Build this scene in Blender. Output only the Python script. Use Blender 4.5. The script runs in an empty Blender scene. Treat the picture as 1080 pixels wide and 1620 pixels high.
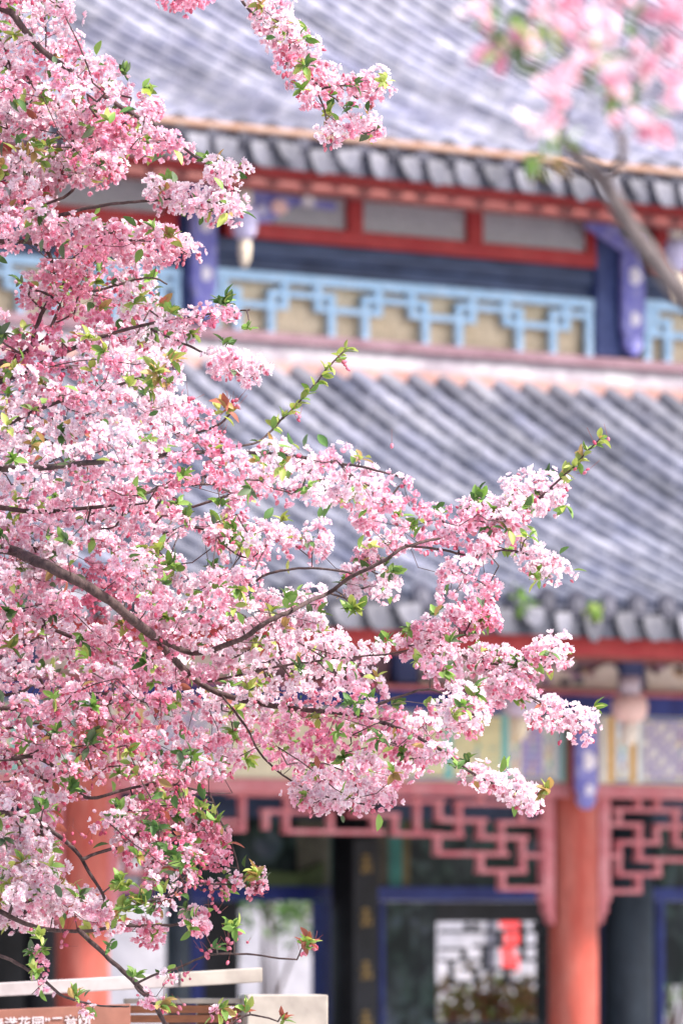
import bpy, math, random
import numpy as np
from mathutils import Vector, Matrix

S = bpy.context.scene
COL = S.collection
R = math.radians
random.seed(7)
rng = np.random.default_rng(11)

# ------------------------------------------------------------------ camera, sky, sun, exposure
F, HOR, ZC = 11900.0, 1440.0, 2.2          # focal length and horizon row in photo pixels, eye height in metres
FOCUS = 18.0
cam_d = bpy.data.cameras.new("camera")
cam = bpy.data.objects.new("camera", cam_d)
COL.objects.link(cam)
cam.location = (0, 0, ZC)
cam.rotation_euler = (R(90), 0, 0)
cam_d.sensor_fit = 'VERTICAL'
cam_d.sensor_width = cam_d.sensor_height = 36
cam_d.lens = F / 1620 * 36
cam_d.shift_y = (HOR - 810) / 1620
cam_d.clip_start, cam_d.clip_end = 0.5, 2000
cam_d.dof.use_dof = True
cam_d.dof.focus_distance = FOCUS
cam_d.dof.aperture_fstop = cam_d.lens / 1000 / 0.036
S.camera = cam

SUN_EL, SUN_AZ = 50.0, R(-22)
sun_dir = Vector((math.cos(SUN_AZ) * math.cos(R(SUN_EL)), math.sin(SUN_AZ) * math.cos(R(SUN_EL)), math.sin(R(SUN_EL))))
w = bpy.data.worlds.new("World")
S.world = w
w.use_nodes = True
nt = w.node_tree
sky = nt.nodes.new('ShaderNodeTexSky')
sky.sky_type = 'NISHITA'
sky.sun_disc = False
sky.sun_elevation = R(SUN_EL)
sky.sun_rotation = math.atan2(sun_dir.x, sun_dir.y)
sky.dust_density = 2.5
nt.links.new(sky.outputs[0], nt.nodes['Background'].inputs[0])
nt.nodes['Background'].inputs[1].default_value = 0.14
sd = bpy.data.lights.new("sun", 'SUN')
sd.energy = 3.8
sd.angle = R(3)
sd.color = (1.0, 0.95, 0.88)
so = bpy.data.objects.new("sun", sd)
so.rotation_euler = sun_dir.to_track_quat('Z', 'Y').to_euler()
COL.objects.link(so)

S.view_settings.view_transform = 'Standard'
S.view_settings.look = 'None'
S.view_settings.exposure = 1.08
S.view_settings.gamma = 1
S.render.engine = 'CYCLES'
S.cycles.use_denoising = True
S.cycles.max_bounces = 10
S.cycles.transmission_bounces = 8

# ------------------------------------------------------------------ helpers
def tag(o, label=None, cat=None, group=None, kind=None):
    if label: o['label'] = label
    if cat: o['category'] = cat
    if group: o['group'] = group
    if kind: o['kind'] = kind
    return o

def empty(name, loc=(0, 0, 0), rz=0.0):
    o = bpy.data.objects.new(name, None)
    o.empty_display_size = 0.2
    o.location = loc
    o.rotation_euler = (0, 0, rz)
    COL.objects.link(o)
    return o

class MB:
    """collects faces, then links them as one mesh object"""
    def __init__(s):
        s.v, s.f, s.c = [], [], []
    def add(s, vs, fs, c=(1, 1, 1)):
        b = len(s.v)
        s.v += [tuple(p) for p in vs]
        for f in fs:
            s.f.append(tuple(i + b for i in f)); s.c.append(c)
    def box(s, x0, x1, y0, y1, z0, z1, c=(1, 1, 1), ch=0.0):
        x0, x1 = min(x0, x1), max(x0, x1); y0, y1 = min(y0, y1), max(y0, y1); z0, z1 = min(z0, z1), max(z0, z1)
        P = [(x0,y0,z0),(x1,y0,z0),(x1,y1,z0),(x0,y1,z0),(x0,y0,z1),(x1,y0,z1),(x1,y1,z1),(x0,y1,z1)]
        s.add(P, [(0,3,2,1),(4,5,6,7),(0,1,5,4),(1,2,6,5),(2,3,7,6),(3,0,4,7)], c)
    def prism(s, pts, y0, y1, c=(1, 1, 1)):
        """outline pts (x,z) extruded from y0 (front) to y1"""
        n = len(pts)
        s.add([(x, y0, z) for x, z in pts] + [(x, y1, z) for x, z in pts],
              [tuple(range(n)), tuple(range(2*n-1, n-1, -1))] + [(i, n+i, n+(i+1) % n, (i+1) % n) for i in range(n)], c)
    def tube(s, pts, rad, k=6, c=(1, 1, 1), cap=True):
        pts = [Vector(p) for p in pts]
        n = len(pts)
        rs = rad if isinstance(rad, (list, tuple)) else [rad] * n
        vs = []
        prev = None
        for i in range(n):
            t = (pts[min(i+1, n-1)] - pts[max(i-1, 0)])
            t = t.normalized() if t.length > 1e-9 else Vector((0, 0, 1))
            if prev is None:
                a = t.orthogonal().normalized()
            else:
                a = (prev - t * prev.dot(t))
                a = a.normalized() if a.length > 1e-6 else t.orthogonal().normalized()
            prev = a
            b = t.cross(a)
            for j in range(k):
                g = 2*math.pi*j/k
                vs.append(pts[i] + (a*math.cos(g) + b*math.sin(g)) * rs[i])
        fs = [(i*k+j, i*k+(j+1) % k, (i+1)*k+(j+1) % k, (i+1)*k+j) for i in range(n-1) for j in range(k)]
        if cap:
            fs += [tuple(range(k-1, -1, -1)), tuple(range((n-1)*k, n*k))]
        s.add(vs, fs, c)
    def lathe(s, cx, cy, prof, k=16, c=(1, 1, 1)):
        vs = [(cx + r*math.cos(2*math.pi*j/k), cy + r*math.sin(2*math.pi*j/k), z) for r, z in prof for j in range(k)]
        n = len(prof)
        fs = [(i*k+j, i*k+(j+1) % k, (i+1)*k+(j+1) % k, (i+1)*k+j) for i in range(n-1) for j in range(k)]
        fs += [tuple(range(k-1, -1, -1)), tuple(range((n-1)*k, n*k))]
        s.add(vs, fs, c)
    def build(s, name, mat, parent=None, smooth=False, bevel=0.0):
        me = bpy.data.meshes.new(name)
        me.from_pydata(s.v, [], s.f)
        me.update()
        at = me.attributes.new('tint', 'FLOAT_COLOR', 'FACE')
        at.data.foreach_set('color', np.array([(*c, 1) for c in s.c], dtype=np.float32).ravel())
        me.materials.append(mat)
        if smooth:
            me.polygons.foreach_set('use_smooth', [True] * len(me.polygons))
        o = bpy.data.objects.new(name, me)
        COL.objects.link(o)
        if parent: o.parent = parent
        if bevel:
            m = o.modifiers.new('bevel', 'BEVEL'); m.width = bevel; m.segments = 2; m.limit_method = 'ANGLE'
        return o

def fast_mesh(name, V, T, C, mat, parent, smooth=True):
    """V (n,3), T (m,3) triangles, C (n,3) colours"""
    me = bpy.data.meshes.new(name)
    n, m = len(V), len(T)
    me.vertices.add(n); me.loops.add(m*3); me.polygons.add(m)
    me.vertices.foreach_set('co', V.astype(np.float32).ravel())
    me.loops.foreach_set('vertex_index', T.astype(np.int32).ravel())
    me.polygons.foreach_set('loop_start', np.arange(0, m*3, 3, dtype=np.int32))
    me.polygons.foreach_set('loop_total', np.full(m, 3, dtype=np.int32))
    if smooth:
        me.polygons.foreach_set('use_smooth', np.ones(m, dtype=bool))
    at = me.attributes.new('tint', 'FLOAT_COLOR', 'POINT')
    at.data.foreach_set('color', np.concatenate([C, np.ones((n, 1))], 1).astype(np.float32).ravel())
    me.update(); me.validate()
    me.materials.append(mat)
    o = bpy.data.objects.new(name, me)
    COL.objects.link(o); o.parent = parent
    return o

# ------------------------------------------------------------------ materials
def nodes(name):
    m = bpy.data.materials.new(name); m.use_nodes = True
    t = m.node_tree
    return m, t, t.nodes['Principled BSDF'], (lambda a, b: t.links.new(a, b))

def paint(name, col, col2=None, scale=6.0, rough=0.6, stretch=(1, 1, 1), lo=0.35, hi=0.7, bump=0.0, tint=False, spec=0.3, vary=False):
    """a base colour broken up by two octaves of noise, worn patches of col2"""
    m, t, p, L = nodes(name)
    tc = t.nodes.new('ShaderNodeTexCoord')
    mp = t.nodes.new('ShaderNodeMapping'); mp.inputs['Scale'].default_value = stretch
    L(tc.outputs['Object'], mp.inputs[0])
    n1 = t.nodes.new('ShaderNodeTexNoise'); n1.inputs['Scale'].default_value = scale; n1.inputs['Detail'].default_value = 8; n1.inputs['Roughness'].default_value = .65
    L(mp.outputs[0], n1.inputs['Vector'])
    cr = t.nodes.new('ShaderNodeValToRGB')
    cr.color_ramp.elements[0].position = lo; cr.color_ramp.elements[1].position = hi
    c2 = col2 or tuple(min(1, x*1.35) for x in col)
    cr.color_ramp.elements[0].color = (*col, 1); cr.color_ramp.elements[1].color = (*c2, 1)
    L(n1.outputs['Fac'], cr.inputs[0])
    n2 = t.nodes.new('ShaderNodeTexNoise'); n2.inputs['Scale'].default_value = scale*6.3; n2.inputs['Detail'].default_value = 6
    L(mp.outputs[0], n2.inputs['Vector'])
    mr = t.nodes.new('ShaderNodeMapRange'); mr.inputs[1].default_value = .3; mr.inputs[2].default_value = .7; mr.inputs[3].default_value = .74; mr.inputs[4].default_value = 1.08
    L(n2.outputs['Fac'], mr.inputs[0])
    m2 = t.nodes.new('ShaderNodeMix'); m2.data_type = 'RGBA'; m2.blend_type = 'MULTIPLY'; m2.inputs['Factor'].default_value = 1
    L(cr.outputs[0], m2.inputs['A']); L(mr.outputs[0], m2.inputs['B'])
    out = m2.outputs['Result']
    if vary:
        oi = t.nodes.new('ShaderNodeObjectInfo')
        m3 = t.nodes.new('ShaderNodeMapRange'); m3.inputs[3].default_value = .55; m3.inputs[4].default_value = 1.25
        L(oi.outputs['Random'], m3.inputs[0])
        m4 = t.nodes.new('ShaderNodeMix'); m4.data_type = 'RGBA'; m4.blend_type = 'MULTIPLY'; m4.inputs['Factor'].default_value = 1
        L(out, m4.inputs['A']); L(m3.outputs[0], m4.inputs['B']); out = m4.outputs['Result']
    if tint:
        a = t.nodes.new('ShaderNodeAttribute'); a.attribute_name = 'tint'
        mx = t.nodes.new('ShaderNodeMix'); mx.data_type = 'RGBA'; mx.blend_type = 'MULTIPLY'; mx.inputs['Factor'].default_value = 1
        L(out, mx.inputs['A']); L(a.outputs['Color'], mx.inputs['B']); out = mx.outputs['Result']
    L(out, p.inputs['Base Color'])
    p.inputs['Roughness'].default_value = rough
    p.inputs['Specular IOR Level'].default_value = spec
    if bump:
        b = t.nodes.new('ShaderNodeBump'); b.inputs['Strength'].default_value = bump; b.inputs['Distance'].default_value = .01
        L(n1.outputs['Fac'], b.inputs['Height']); L(b.outputs[0], p.inputs['Normal'])
    return m

def petal_mat(name, transl=0.35, rough=0.6, gloss=0.04):
    m, t, p, L = nodes(name)
    a = t.nodes.new('ShaderNodeAttribute'); a.attribute_name = 'tint'
    tr = t.nodes.new('ShaderNodeBsdfTranslucent')
    mx = t.nodes.new('ShaderNodeMixShader'); mx.inputs[0].default_value = transl
    g_ = t.nodes.new('ShaderNodeGamma'); g_.inputs[1].default_value = 1.5; L(a.outputs['Color'], g_.inputs[0])
    L(a.outputs['Color'], p.inputs['Base Color']); L(g_.outputs[0], tr.inputs['Color'])
    p.inputs['Roughness'].default_value = rough; p.inputs['Specular IOR Level'].default_value = gloss * 5
    L(p.outputs[0], mx.inputs[1]); L(tr.outputs[0], mx.inputs[2])
    L(mx.outputs[0], t.nodes['Material Output'].inputs['Surface'])
    return m

M = {}
M['tile'] = paint('roof_tile_grey', (.085, .095, .15), (.34, .335, .375), 2.0, .85, tint=True, lo=.28, hi=.78, bump=.3)
M['tile_pale'] = paint('roof_tile_hazed', (.15, .15, .225), (.46, .445, .50), 2.2, .85, tint=True, lo=.30, hi=.70, bump=.3)  # upper roof: distance haze put into a paler tile colour
M['tongue'] = paint('drip_tile_pale', (.11, .11, .15), (.29, .28, .315), 5, .85, tint=True, vary=True)
M['red'] = paint('red_lacquer', (.40, .022, .030), (.48, .055, .055), 4, .5)
M['redbrown'] = paint('weathered_red_beam', (.15, .03, .03), (.28, .09, .075), 5, .6, stretch=(.4, 1, 3))
M['column'] = paint('faded_red_column', (.48, .085, .06), (.56, .20, .16), 3, .6, stretch=(3, 3, .5), lo=.4, hi=.75)
M['pinklattice'] = paint('faded_red_lattice', (.50, .12, .145), (.62, .26, .28), 5, .6)
M['navy'] = paint('navy_beam', (.020, .030, .075), (.07, .10, .20), 5, .5, stretch=(.5, 1, 2))
M['navyp'] = paint('navy_post', (.035, .05, .16), (.08, .11, .26), 4, .5)
M['slate'] = paint('slate_blue_column', (.03, .04, .06), (.07, .09, .12), 4, .5, stretch=(2, 2, .5))
M['blue'] = paint('ultramarine', (.17, .16, .50), (.42, .40, .66), 9, .65, lo=.40, hi=.75)
M['deepblue'] = paint('deep_blue_frame', (.012, .02, .16), (.03, .05, .26), 5, .5)
M['sky'] = paint('pale_blue_lattice', (.40, .62, .84), (.52, .70, .88), 5, .6)
M['tan'] = paint('tan_board', (.62, .50, .34), (.72, .60, .44), 4, .7)
M['shutter'] = paint('pale_grey_louvre', (.80, .80, .88), (.86, .86, .92), 5, .7)
M['ledge'] = paint('whitewashed_ledge', (.50, .47, .51), (.27, .23, .28), 2.2, .8, lo=.42, hi=.70, bump=.2)
M['terra'] = paint('terracotta_band', (.40, .20, .17), (.52, .34, .32), 4, .7)
M['mauve'] = paint('mauve_band', (.20, .11, .14), (.33, .21, .25), 4, .7)
M['copper'] = paint('copper_strip', (.36, .19, .12), (.46, .32, .27), 6, .6)
M['cream'] = paint('cream_carving', (.84, .76, .68), (.86, .82, .80), 6, .6, tint=True)
M['painted'] = paint('painted_beam', (.95, .95, .95), (.72, .72, .74), 14, .6, tint=True, lo=.45, hi=.75)
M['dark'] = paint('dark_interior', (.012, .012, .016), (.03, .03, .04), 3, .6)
M['mural'] = paint('landscape_panel', (.9, .9, .9), (.35, .38, .40), 5, .6, tint=True, lo=.40, hi=.65)
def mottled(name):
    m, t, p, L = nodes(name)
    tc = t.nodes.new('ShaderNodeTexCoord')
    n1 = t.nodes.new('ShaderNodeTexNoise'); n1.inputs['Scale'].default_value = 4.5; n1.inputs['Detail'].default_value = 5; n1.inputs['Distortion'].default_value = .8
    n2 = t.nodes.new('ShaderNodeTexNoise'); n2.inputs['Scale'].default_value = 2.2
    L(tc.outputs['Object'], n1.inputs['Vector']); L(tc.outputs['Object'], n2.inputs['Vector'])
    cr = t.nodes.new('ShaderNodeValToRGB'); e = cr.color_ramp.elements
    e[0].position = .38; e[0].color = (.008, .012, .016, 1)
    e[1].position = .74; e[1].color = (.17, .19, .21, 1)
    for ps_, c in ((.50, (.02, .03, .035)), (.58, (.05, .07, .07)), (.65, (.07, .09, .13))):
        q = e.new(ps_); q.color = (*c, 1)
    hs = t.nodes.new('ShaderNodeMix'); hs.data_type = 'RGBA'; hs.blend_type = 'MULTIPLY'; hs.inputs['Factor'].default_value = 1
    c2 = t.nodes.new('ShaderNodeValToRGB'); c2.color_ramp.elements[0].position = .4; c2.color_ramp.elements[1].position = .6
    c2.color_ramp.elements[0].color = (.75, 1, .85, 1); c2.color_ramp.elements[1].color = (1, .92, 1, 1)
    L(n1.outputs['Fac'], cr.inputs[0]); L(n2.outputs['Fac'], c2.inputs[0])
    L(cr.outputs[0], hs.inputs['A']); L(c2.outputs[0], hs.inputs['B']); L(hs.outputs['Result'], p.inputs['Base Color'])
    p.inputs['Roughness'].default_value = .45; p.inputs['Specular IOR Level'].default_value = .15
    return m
M['mottle'] = mottled('painted_reflections')  # garden reflections put into the panel colour as bluish and greenish flecks
M['gold'] = paint('gold_paint', (.22, .13, .035), (.42, .27, .09), 8, .45)
M['plaster'] = paint('white_plaster', (.36, .345, .39), (.22, .22, .27), .9, .85)
M['banner'] = paint('red_paper', (.62, .02, .03), (.70, .08, .08), 6, .6)
M['white'] = paint('white_paint', (.50, .44, .385), (.40, .34, .30), 2.5, .55)
M['rail'] = paint('shaded_white_rail', (.48, .40, .40), (.58, .52, .51), 2.5, .6)  # shade on the left rail put into its pinkish grey
M['brown'] = paint('brown_sign_panel', (.30, .12, .085), (.34, .15, .11), 3, .5)
M['wood'] = paint('orange_brown_slat', (.34, .13, .06), (.22, .08, .045), 4, .5, stretch=(1, 1, 8))
M['letter'] = paint('pale_lettering', (.80, .68, .70), (.72, .60, .62), 8, .6)
M['stone'] = paint('grey_stone', (.30, .29, .29), (.42, .41, .40), 3, .85, bump=.3)
M['ground'] = paint('grey_paving', (.38, .36, .34), (.50, .48, .46), .8, .9, bump=.2)
M['bark'] = paint('crabapple_bark', (.055, .036, .036), (.16, .105, .10), 60, .85, stretch=(1, 1, .35), bump=.6)
M['nearbark'] = paint('grey_bark', (.11, .085, .085), (.22, .18, .18), 30, .85, bump=.5)
M['petal'] = petal_mat('petal', .38)
M['bud'] = petal_mat('bud', .15, .45, .06)
M['leaf'] = petal_mat('leaf', .38, .45, .06)

# ------------------------------------------------------------------ ground
def plane(name, s, z, mat):
    b = MB(); b.add([(-s, -s, z), (s, -s, z), (s, s, z), (-s, s, z)], [(0, 1, 2, 3)])
    return b.build(name, mat)
tag(plane('ground', 900, 0, M['ground']), kind='structure')

# ------------------------------------------------------------------ the pavilion: local x along the facade, y into the building, z up
TH = R(45); D0 = 53.5
X0, Y0 = (907 - 540) / F * D0, D0
UX, UY, NX, NY = math.cos(TH), math.sin(TH), math.sin(TH), -math.cos(TH)
def U(px, n=0.0):
    k = (px - 540) / F
    return (k * (Y0 + n*NY) - X0 - n*NX) / (UX - k*UY)
def Z(py, px, n=0.0):
    return ZC + (HOR - py) * (Y0 + U(px, n)*UY + n*NY) / F
pav = empty('pavilion', (X0, Y0, 0), TH)
tag(pav, 'two storey pavilion with grey tiled roofs, red columns and pale blue fretwork, behind the blossom', 'pavilion')

def beam(b, px0, px1, pyt, pyb, nf, nb, xr=900, c=(1, 1, 1)):
    """a bar from px0 to px1 whose front is at nf; heights read at column xr"""
    b.box(U(px0, nf), U(px1, nf), -nf, -nb, Z(pyb, xr, nf), Z(pyt, xr, nf), c)

UL, UR = -9.5, 8.5
lo_vis = (-8.8, 7.8)
def roof(name, ne, ze, ntop, zt, a, mat='tile', row=0.30, u0=UL, u1=UR):
    prof = lambda t: (ne + (ntop-ne)*t, ze + (zt-ze)*(a*t + (1-a)*t*t))
    b = MB()
    L = math.hypot(ntop-ne, zt-ze); k = int(L/0.27)
    n = int((u1-u0)/row)
    for i in range(n):
        uc = u0 + (i+.5)*row
        grow = random.uniform(.72, 1.22)
        for j in range(k):
            ja, jb = prof(j/k), prof((j+1)/k)
            g = grow * random.choice([.82, .95, 1.0, 1.0, 1.05, 1.15]) * random.uniform(.93, 1.07)
            c = (g, g*.99, g*random.uniform(.98, 1.05))
            ra, rb = .098, .082
            vs = []
            for (nn, zz), r in ((ja, ra), (jb, rb)):
                for q in range(7):
                    an = math.pi*q/6
                    vs.append((uc - r*math.cos(an), -nn, zz + r*math.sin(an)*.95))
            b.add(vs, [(q, q+1, q+8, q+7) for q in range(6)] + [(6, 5, 4, 3, 2, 1, 0)], c)
            # pan tiles in the trough beside it
            g2 = random.uniform(.28, .62)
            vs = []
            for (nn, zz), lift in ((ja, .022), (jb, .0)):
                for q in range(5):
                    x = (q/4-.5)
                    vs.append((uc + row*.5 + x*row*.74, -nn, zz + lift - .045 + .16*x*x))
            b.add(vs, [(q, q+1, q+6, q+5) for q in range(4)] + [(4, 3, 2, 1, 0)], (g2, g2, g2*1.1))
    # deck under the tiles
    st = [prof(j/12) for j in range(13)]
    vs = [(u, -nn, zz-.06) for nn, zz in st for u in (u0, u1)] + [(u, -nn, zz-.20) for nn, zz in st for u in (u0, u1)]
    fs = [(2*j, 2*j+1, 2*j+3, 2*j+2) for j in range(12)] + [(26+2*j, 28+2*j, 29+2*j, 27+2*j) for j in range(12)] + [(0, 26, 27, 1), (24, 25, 51, 50)]
    b.add(vs, fs, (.4, .4, .42))
    o = b.build(name, M[mat], pav, smooth=False)
    # round end caps
    tb = MB()
    tb.prism([(.09*math.cos(2*math.pi*q/12), .09*math.sin(2*math.pi*q/12)) for q in range(12)], -.03, 0, (.40, .40, .47))
    tb.prism([(.05*math.cos(2*math.pi*q/10), .05*math.sin(2*math.pi*q/10)) for q in range(10)], -.042, -.0305, (.55, .55, .60))
    e0 = tb.build('end_tile', M['tongue'], o)
    e0.location = (u0 + .5*row, -ne, ze+.03)
    for i in range(1, n):
        if not (lo_vis[0] < u0 + (i+.5)*row < lo_vis[1]): continue
        d = e0.copy(); COL.objects.link(d); d.parent = o
        d.location = (u0 + (i+.5)*row, -ne, ze + .03 + random.uniform(-.008, .008))
        d.rotation_euler = (random.uniform(-.12, .12), random.uniform(-.5, .5), random.uniform(-.08, .08))
    # drip tongues: each hangs between two rows, tips outward and ends in a blunt point
    o2 = [(-.095, -.03), (.095, -.03), (.095, -.09), (.07, -.15), (.03, -.20), (-.03, -.20), (-.07, -.15), (-.095, -.09)]
    db = MB()
    db.add([(x, -.035-.22*max(0, -z), z) for x, z in o2] + [(x, -.012-.22*max(0, -z), z) for x, z in o2],
           [tuple(range(7, -1, -1)), tuple(range(8, 16))] + [(q, (q+1) % 8, 8+(q+1) % 8, 8+q) for q in range(8)])
    d0 = db.build('drip_tile', M['tongue'], o)
    d0.location = (u0 + row, -ne, ze)
    for i in range(1, n):
        if not (lo_vis[0] < u0 + (i+1)*row < lo_vis[1]): continue
        d = d0.copy(); COL.objects.link(d); d.parent = o
        d.location = (u0 + (i+1)*row, -ne, ze + random.uniform(-.012, .012))
        d.rotation_euler = (random.uniform(-.1, .25), random.uniform(-.14, .14), random.uniform(-.22, .22))
        d.scale = (random.uniform(.85, 1.1), 1, random.uniform(.8, 1.1))
    return o, prof

# lower roof
NE, NT = 1.75, -1.85
lo_roof, lo_prof = roof('lower_roof', NE, Z(962, 940, NE), NT, Z(622, 900, NT), .72)
# upper roof
NE2 = -1.2
ze2 = Z(268, 900, NE2)
up_roof, up_prof = roof('upper_roof', NE2, ze2, NE2-6.4, ze2+3.4, .62, 'tile_pale')

# upper eave: copper strip, red fascia, weathered purlin
b = MB(); b.tube([(UL, -NE2-.03, Z(257, 900, NE2)), (UR, -NE2-.03, Z(257, 900, NE2))], .030, 8)
b.build('eave_strip', M['copper'], up_roof, True)
b = MB(); beam(b, -400, 1500, 285, 326, NE2-.12, NE2-.2); b.build('fascia', M['red'], pav)
b = MB(); z = Z(338, 900, NE2-.1); b.tube([(UL, -NE2+.1, z), (UR, -NE2+.1, z)], .050, 12); b.build('eave_purlin', M['redbrown'], pav, True)
# lower eave
b = MB(); beam(b, -400, 1500, 990, 1036, NE-.16, NE-.26); b.build('fascia', M['red'], pav)
b = MB(); z = Z(1036, 900, NE-.25); b.tube([(UL, -NE+.25, z-.0), (UR, -NE+.25, z)], .035, 10); b.build('eave_purlin', M['redbrown'], pav, True)
for ne, prof, nin in ((NE, lo_prof, .0), (NE2, up_prof, -2.1)):
    b = MB()
    u = UL
    while u < UR:
        p0, p1 = prof(.06), prof(.42)
        b.tube([(u, -p0[0], p0[1]-.27), (u, -p1[0], p1[1]-.27)], .05, 8)
        u += .22
    b.build('rafter', M['red'], pav, True)['kind'] = 'stuff'

# ---- upper storey wall at n = NW
NW = -2.05
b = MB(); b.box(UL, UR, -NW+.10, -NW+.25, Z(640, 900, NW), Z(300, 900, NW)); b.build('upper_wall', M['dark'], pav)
b = MB(); beam(b, -400, 1500, 561, 577, NT-.02, NW); o = b.build('ledge_cap', M['mauve'], pav, bevel=.008)
b = MB(); beam(b, -400, 1500, 577.6, 605, NT-.06, NW); b.build('ledge', M['ledge'], pav)
b = MB(); beam(b, -400, 1500, 605.4, 624, NT+.02, NW); b.build('ledge_base', M['terra'], pav, bevel=.01)
# red panel frame with grey louvres, then navy beams, per bay (bay edges in photo pixels)
NF = NW + .05
bays = [(-330, 282), (360, 950), (1034, 1650)]
for x0, x1 in bays:
    b = MB()
    beam(b, x0, x1, 396, 420, NF+.03, NF-.06)
    beam(b, x0, x1, 322, 341, NF+.03, NF-.06)
    wv = 22
    n = 3
    for i in range(n+1):
        c = x0 + wv/2 + (x1-x0-wv)*i/n
        b.box(U(c-wv/2, NF), U(c+wv/2, NF), -NF-.024, -NF+.06, Z(396.3, 900, NF), Z(340.7, 900, NF))
    fr = b.build('panel_frame', M['red'], pav, bevel=.006)
    b = MB()
    za, zb_ = Z(397, 900, NF), Z(340, 900, NF)
    for k in range(9):
        z = za + (zb_-za)*k/9
        for i in range(n):
            ca = x0 + wv + (x1-x0-wv)*i/n; cb = ca + (x1-x0-wv)/n - wv
            b.add([(U(ca, NF), -NF+.01, z), (U(cb, NF), -NF+.01, z), (U(cb, NF), -NF+.04, z+(zb_-za)/9+.004), (U(ca, NF), -NF+.04, z+(zb_-za)/9+.004)], [(0, 1, 2, 3)])
    b.build('louvre_panel', M['shutter'], fr)
b = MB()
beam(b, -400, 1500, 422, 449, NF+.0, NF-.12); b.build('navy_beam', M['navy'], pav, bevel=.012)
b = MB()
beam(b, -400, 1500, 450, 476, NF-.03, NF-.12); b.build('navy_beam', M['navy'], pav, bevel=.012)
# posts
for x0, x1 in ((286, 330), (938, 990)):
    b = MB(); b.box(U(x0, NF), U(x1, NF), -NF-.04, -NF+.1, Z(560, 900, NF), Z(340, 900, NF)); b.build('upper_post', M['navyp'], pav, bevel=.015)
# pale blue fretwork
def fret(x0, x1, start, phase):
    b = MB()
    g = 5.2
    slope = .0745
    Y = lambda x, off: 472 + (x-900)*slope + off          # off: pixels under the top rail
    zf = lambda x, off: Z(Y(x, off), x, NF)
    def hbar(xa, xb, off): b.box(U(xa, NF), U(xb, NF), -NF-.012, -NF+.030, zf(xa, off+g), zf(xa, off-g))
    def vbar(x, o0, o1): b.box(U(x-g, NF), U(x+g, NF), -NF-.014, -NF+.028, zf(x, o1), zf(x, o0))
    b.box(U(x0, NF), U(x1, NF), -NF-.02, -NF+.035, zf(x0, 9), zf(x0, -7))
    vbar(x0+5, 9.3, 92); vbar(x1-5, 9.3, 92)
    q, i = 10.5, phase
    x = start
    xs = []
    while x < x1 - 20:
        if x > x0 + 16: xs.append((x, i))
        x += 74.2; i += 1
    for n_, (x, i) in enumerate(xs):
        s = 1 if i % 2 == 0 else -1
        c = 36
        vbar(x + s*q, 9.2, c+q+g-.3)
        vbar(x - s*q, c-q-g+.3, 92)
        nx = xs[n_+1][0] if n_+1 < len(xs) else None
        if s > 0:
            hbar(x-q-g, min(x+74.2-q, x1-10) , c-q); hbar(max(x-74.2+q, x0+10), x+q+g, c+q)
        else:
            hbar(x-q-g, x+q+g, c-q); hbar(x-q-g, x+q+g, c+q)
            if nx is None: hbar(x+q, x1-10, c+q)
    o = b.build('fretwork', M['sky'], pav, bevel=.004)
    b = MB(); b.box(U(x0+2, NF), U(x1-2, NF), -NF+.075, -NF+.09, zf(x0, 97), zf(x0, -4)); b.build('fretwork_board', M['tan'], o)
fret(336, 936, 365, 1)
fret(1018, 1600, 1045, 1)
fret(-300, 284, -200, 0)

# blue carved drop boards with white motifs
def drop_board(px0, px1, pyt, pyb, n, xr):
    u0, u1 = U(px0, n), U(px1, n); um = (u0+u1)/2; wd = (u1-u0)/2
    zt, zb = Z(pyt, xr, n), Z(pyb, xr, n); h = zt-zb
    b = MB()
    pts = [(um-wd, zt), (um-wd, zb+.22*h), (um-wd*.75, zb+.16*h), (um-wd*.8, zb+.08*h), (um-wd*.3, zb), (um+wd*.3, zb), (um+wd*.8, zb+.08*h), (um+wd*.75, zb+.16*h), (um+wd, zb+.22*h), (um+wd, zt)]
    b.prism(pts, -n, -n+.05)
    o = b.build('drop_board', M['blue'], pav, bevel=.006)
    for f, s in (((.84, .40), (.50, .60), (.20, .36)) if pyt > 1000 else ((.66, .55), (.30, .42))):
        z = zb + h*f
        b = MB(); b.prism([(um + wd*s*math.cos(2*math.pi*q/10)*(1+.25*math.cos(6*math.pi*q/10)), z + wd*1.1*s*math.sin(2*math.pi*q/10)) for q in range(10)][::-1], -n-.012, -n-.001, (1, .98, 1.15))
        b.build('flower_pattern', M['cream'], o)
drop_board(986, 1020, 372, 562, NF+.12, 1000)
drop_board(306, 344, 330, 545, NF+.12, 900)
drop_board(914, 946, 1128, 1280, .30, 930)

# hanging finials: cream knob, swelling bulb, small drop
def finial(px, n, pyt, pyb, wpx, cols):
    u = U(px, n); zt, zb = Z(pyt, px, n), Z(pyb, px, n); h = zt-zb; r = wpx*D0/F/2
    parts = [('finial_neck', [(r*.62, 1.0), (r*.62, .74)], cols[0]),
             ('finial_bulb', [(r*.55, .735), (r*.92, .69), (r*1.04, .58), (r*.98, .44), (r*.7, .36), (r*.5, .345)], cols[1]),
             ('finial_drop', [(r*.42, .34), (r*.52, .25), (r*.44, .12), (r*.25, .03), (r*.06, 0)], cols[2])]
    first = None
    for nm, pr, c in parts:
        b = MB(); b.lathe(u, -n, [(rr, zb+h*f) for rr, f in pr][::-1], 18, c)
        o = b.build(nm, M['cream'], first or pav, True)
        first = first or o
finial(387, NF+.45, 290, 424, 40, ((1, .95, .9), (.75, .72, 1.05), (1.05, .95, .8)))
finial(1068, NF+.45, 343, 478, 40, ((1, .95, .9), (.75, .72, 1.05), (1.05, .95, .8)))
finial(995, .5, 1070, 1180, 56, ((.8, .75, .95), (1.1, .80, .80), (1.05, 1.0, .95)))
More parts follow.
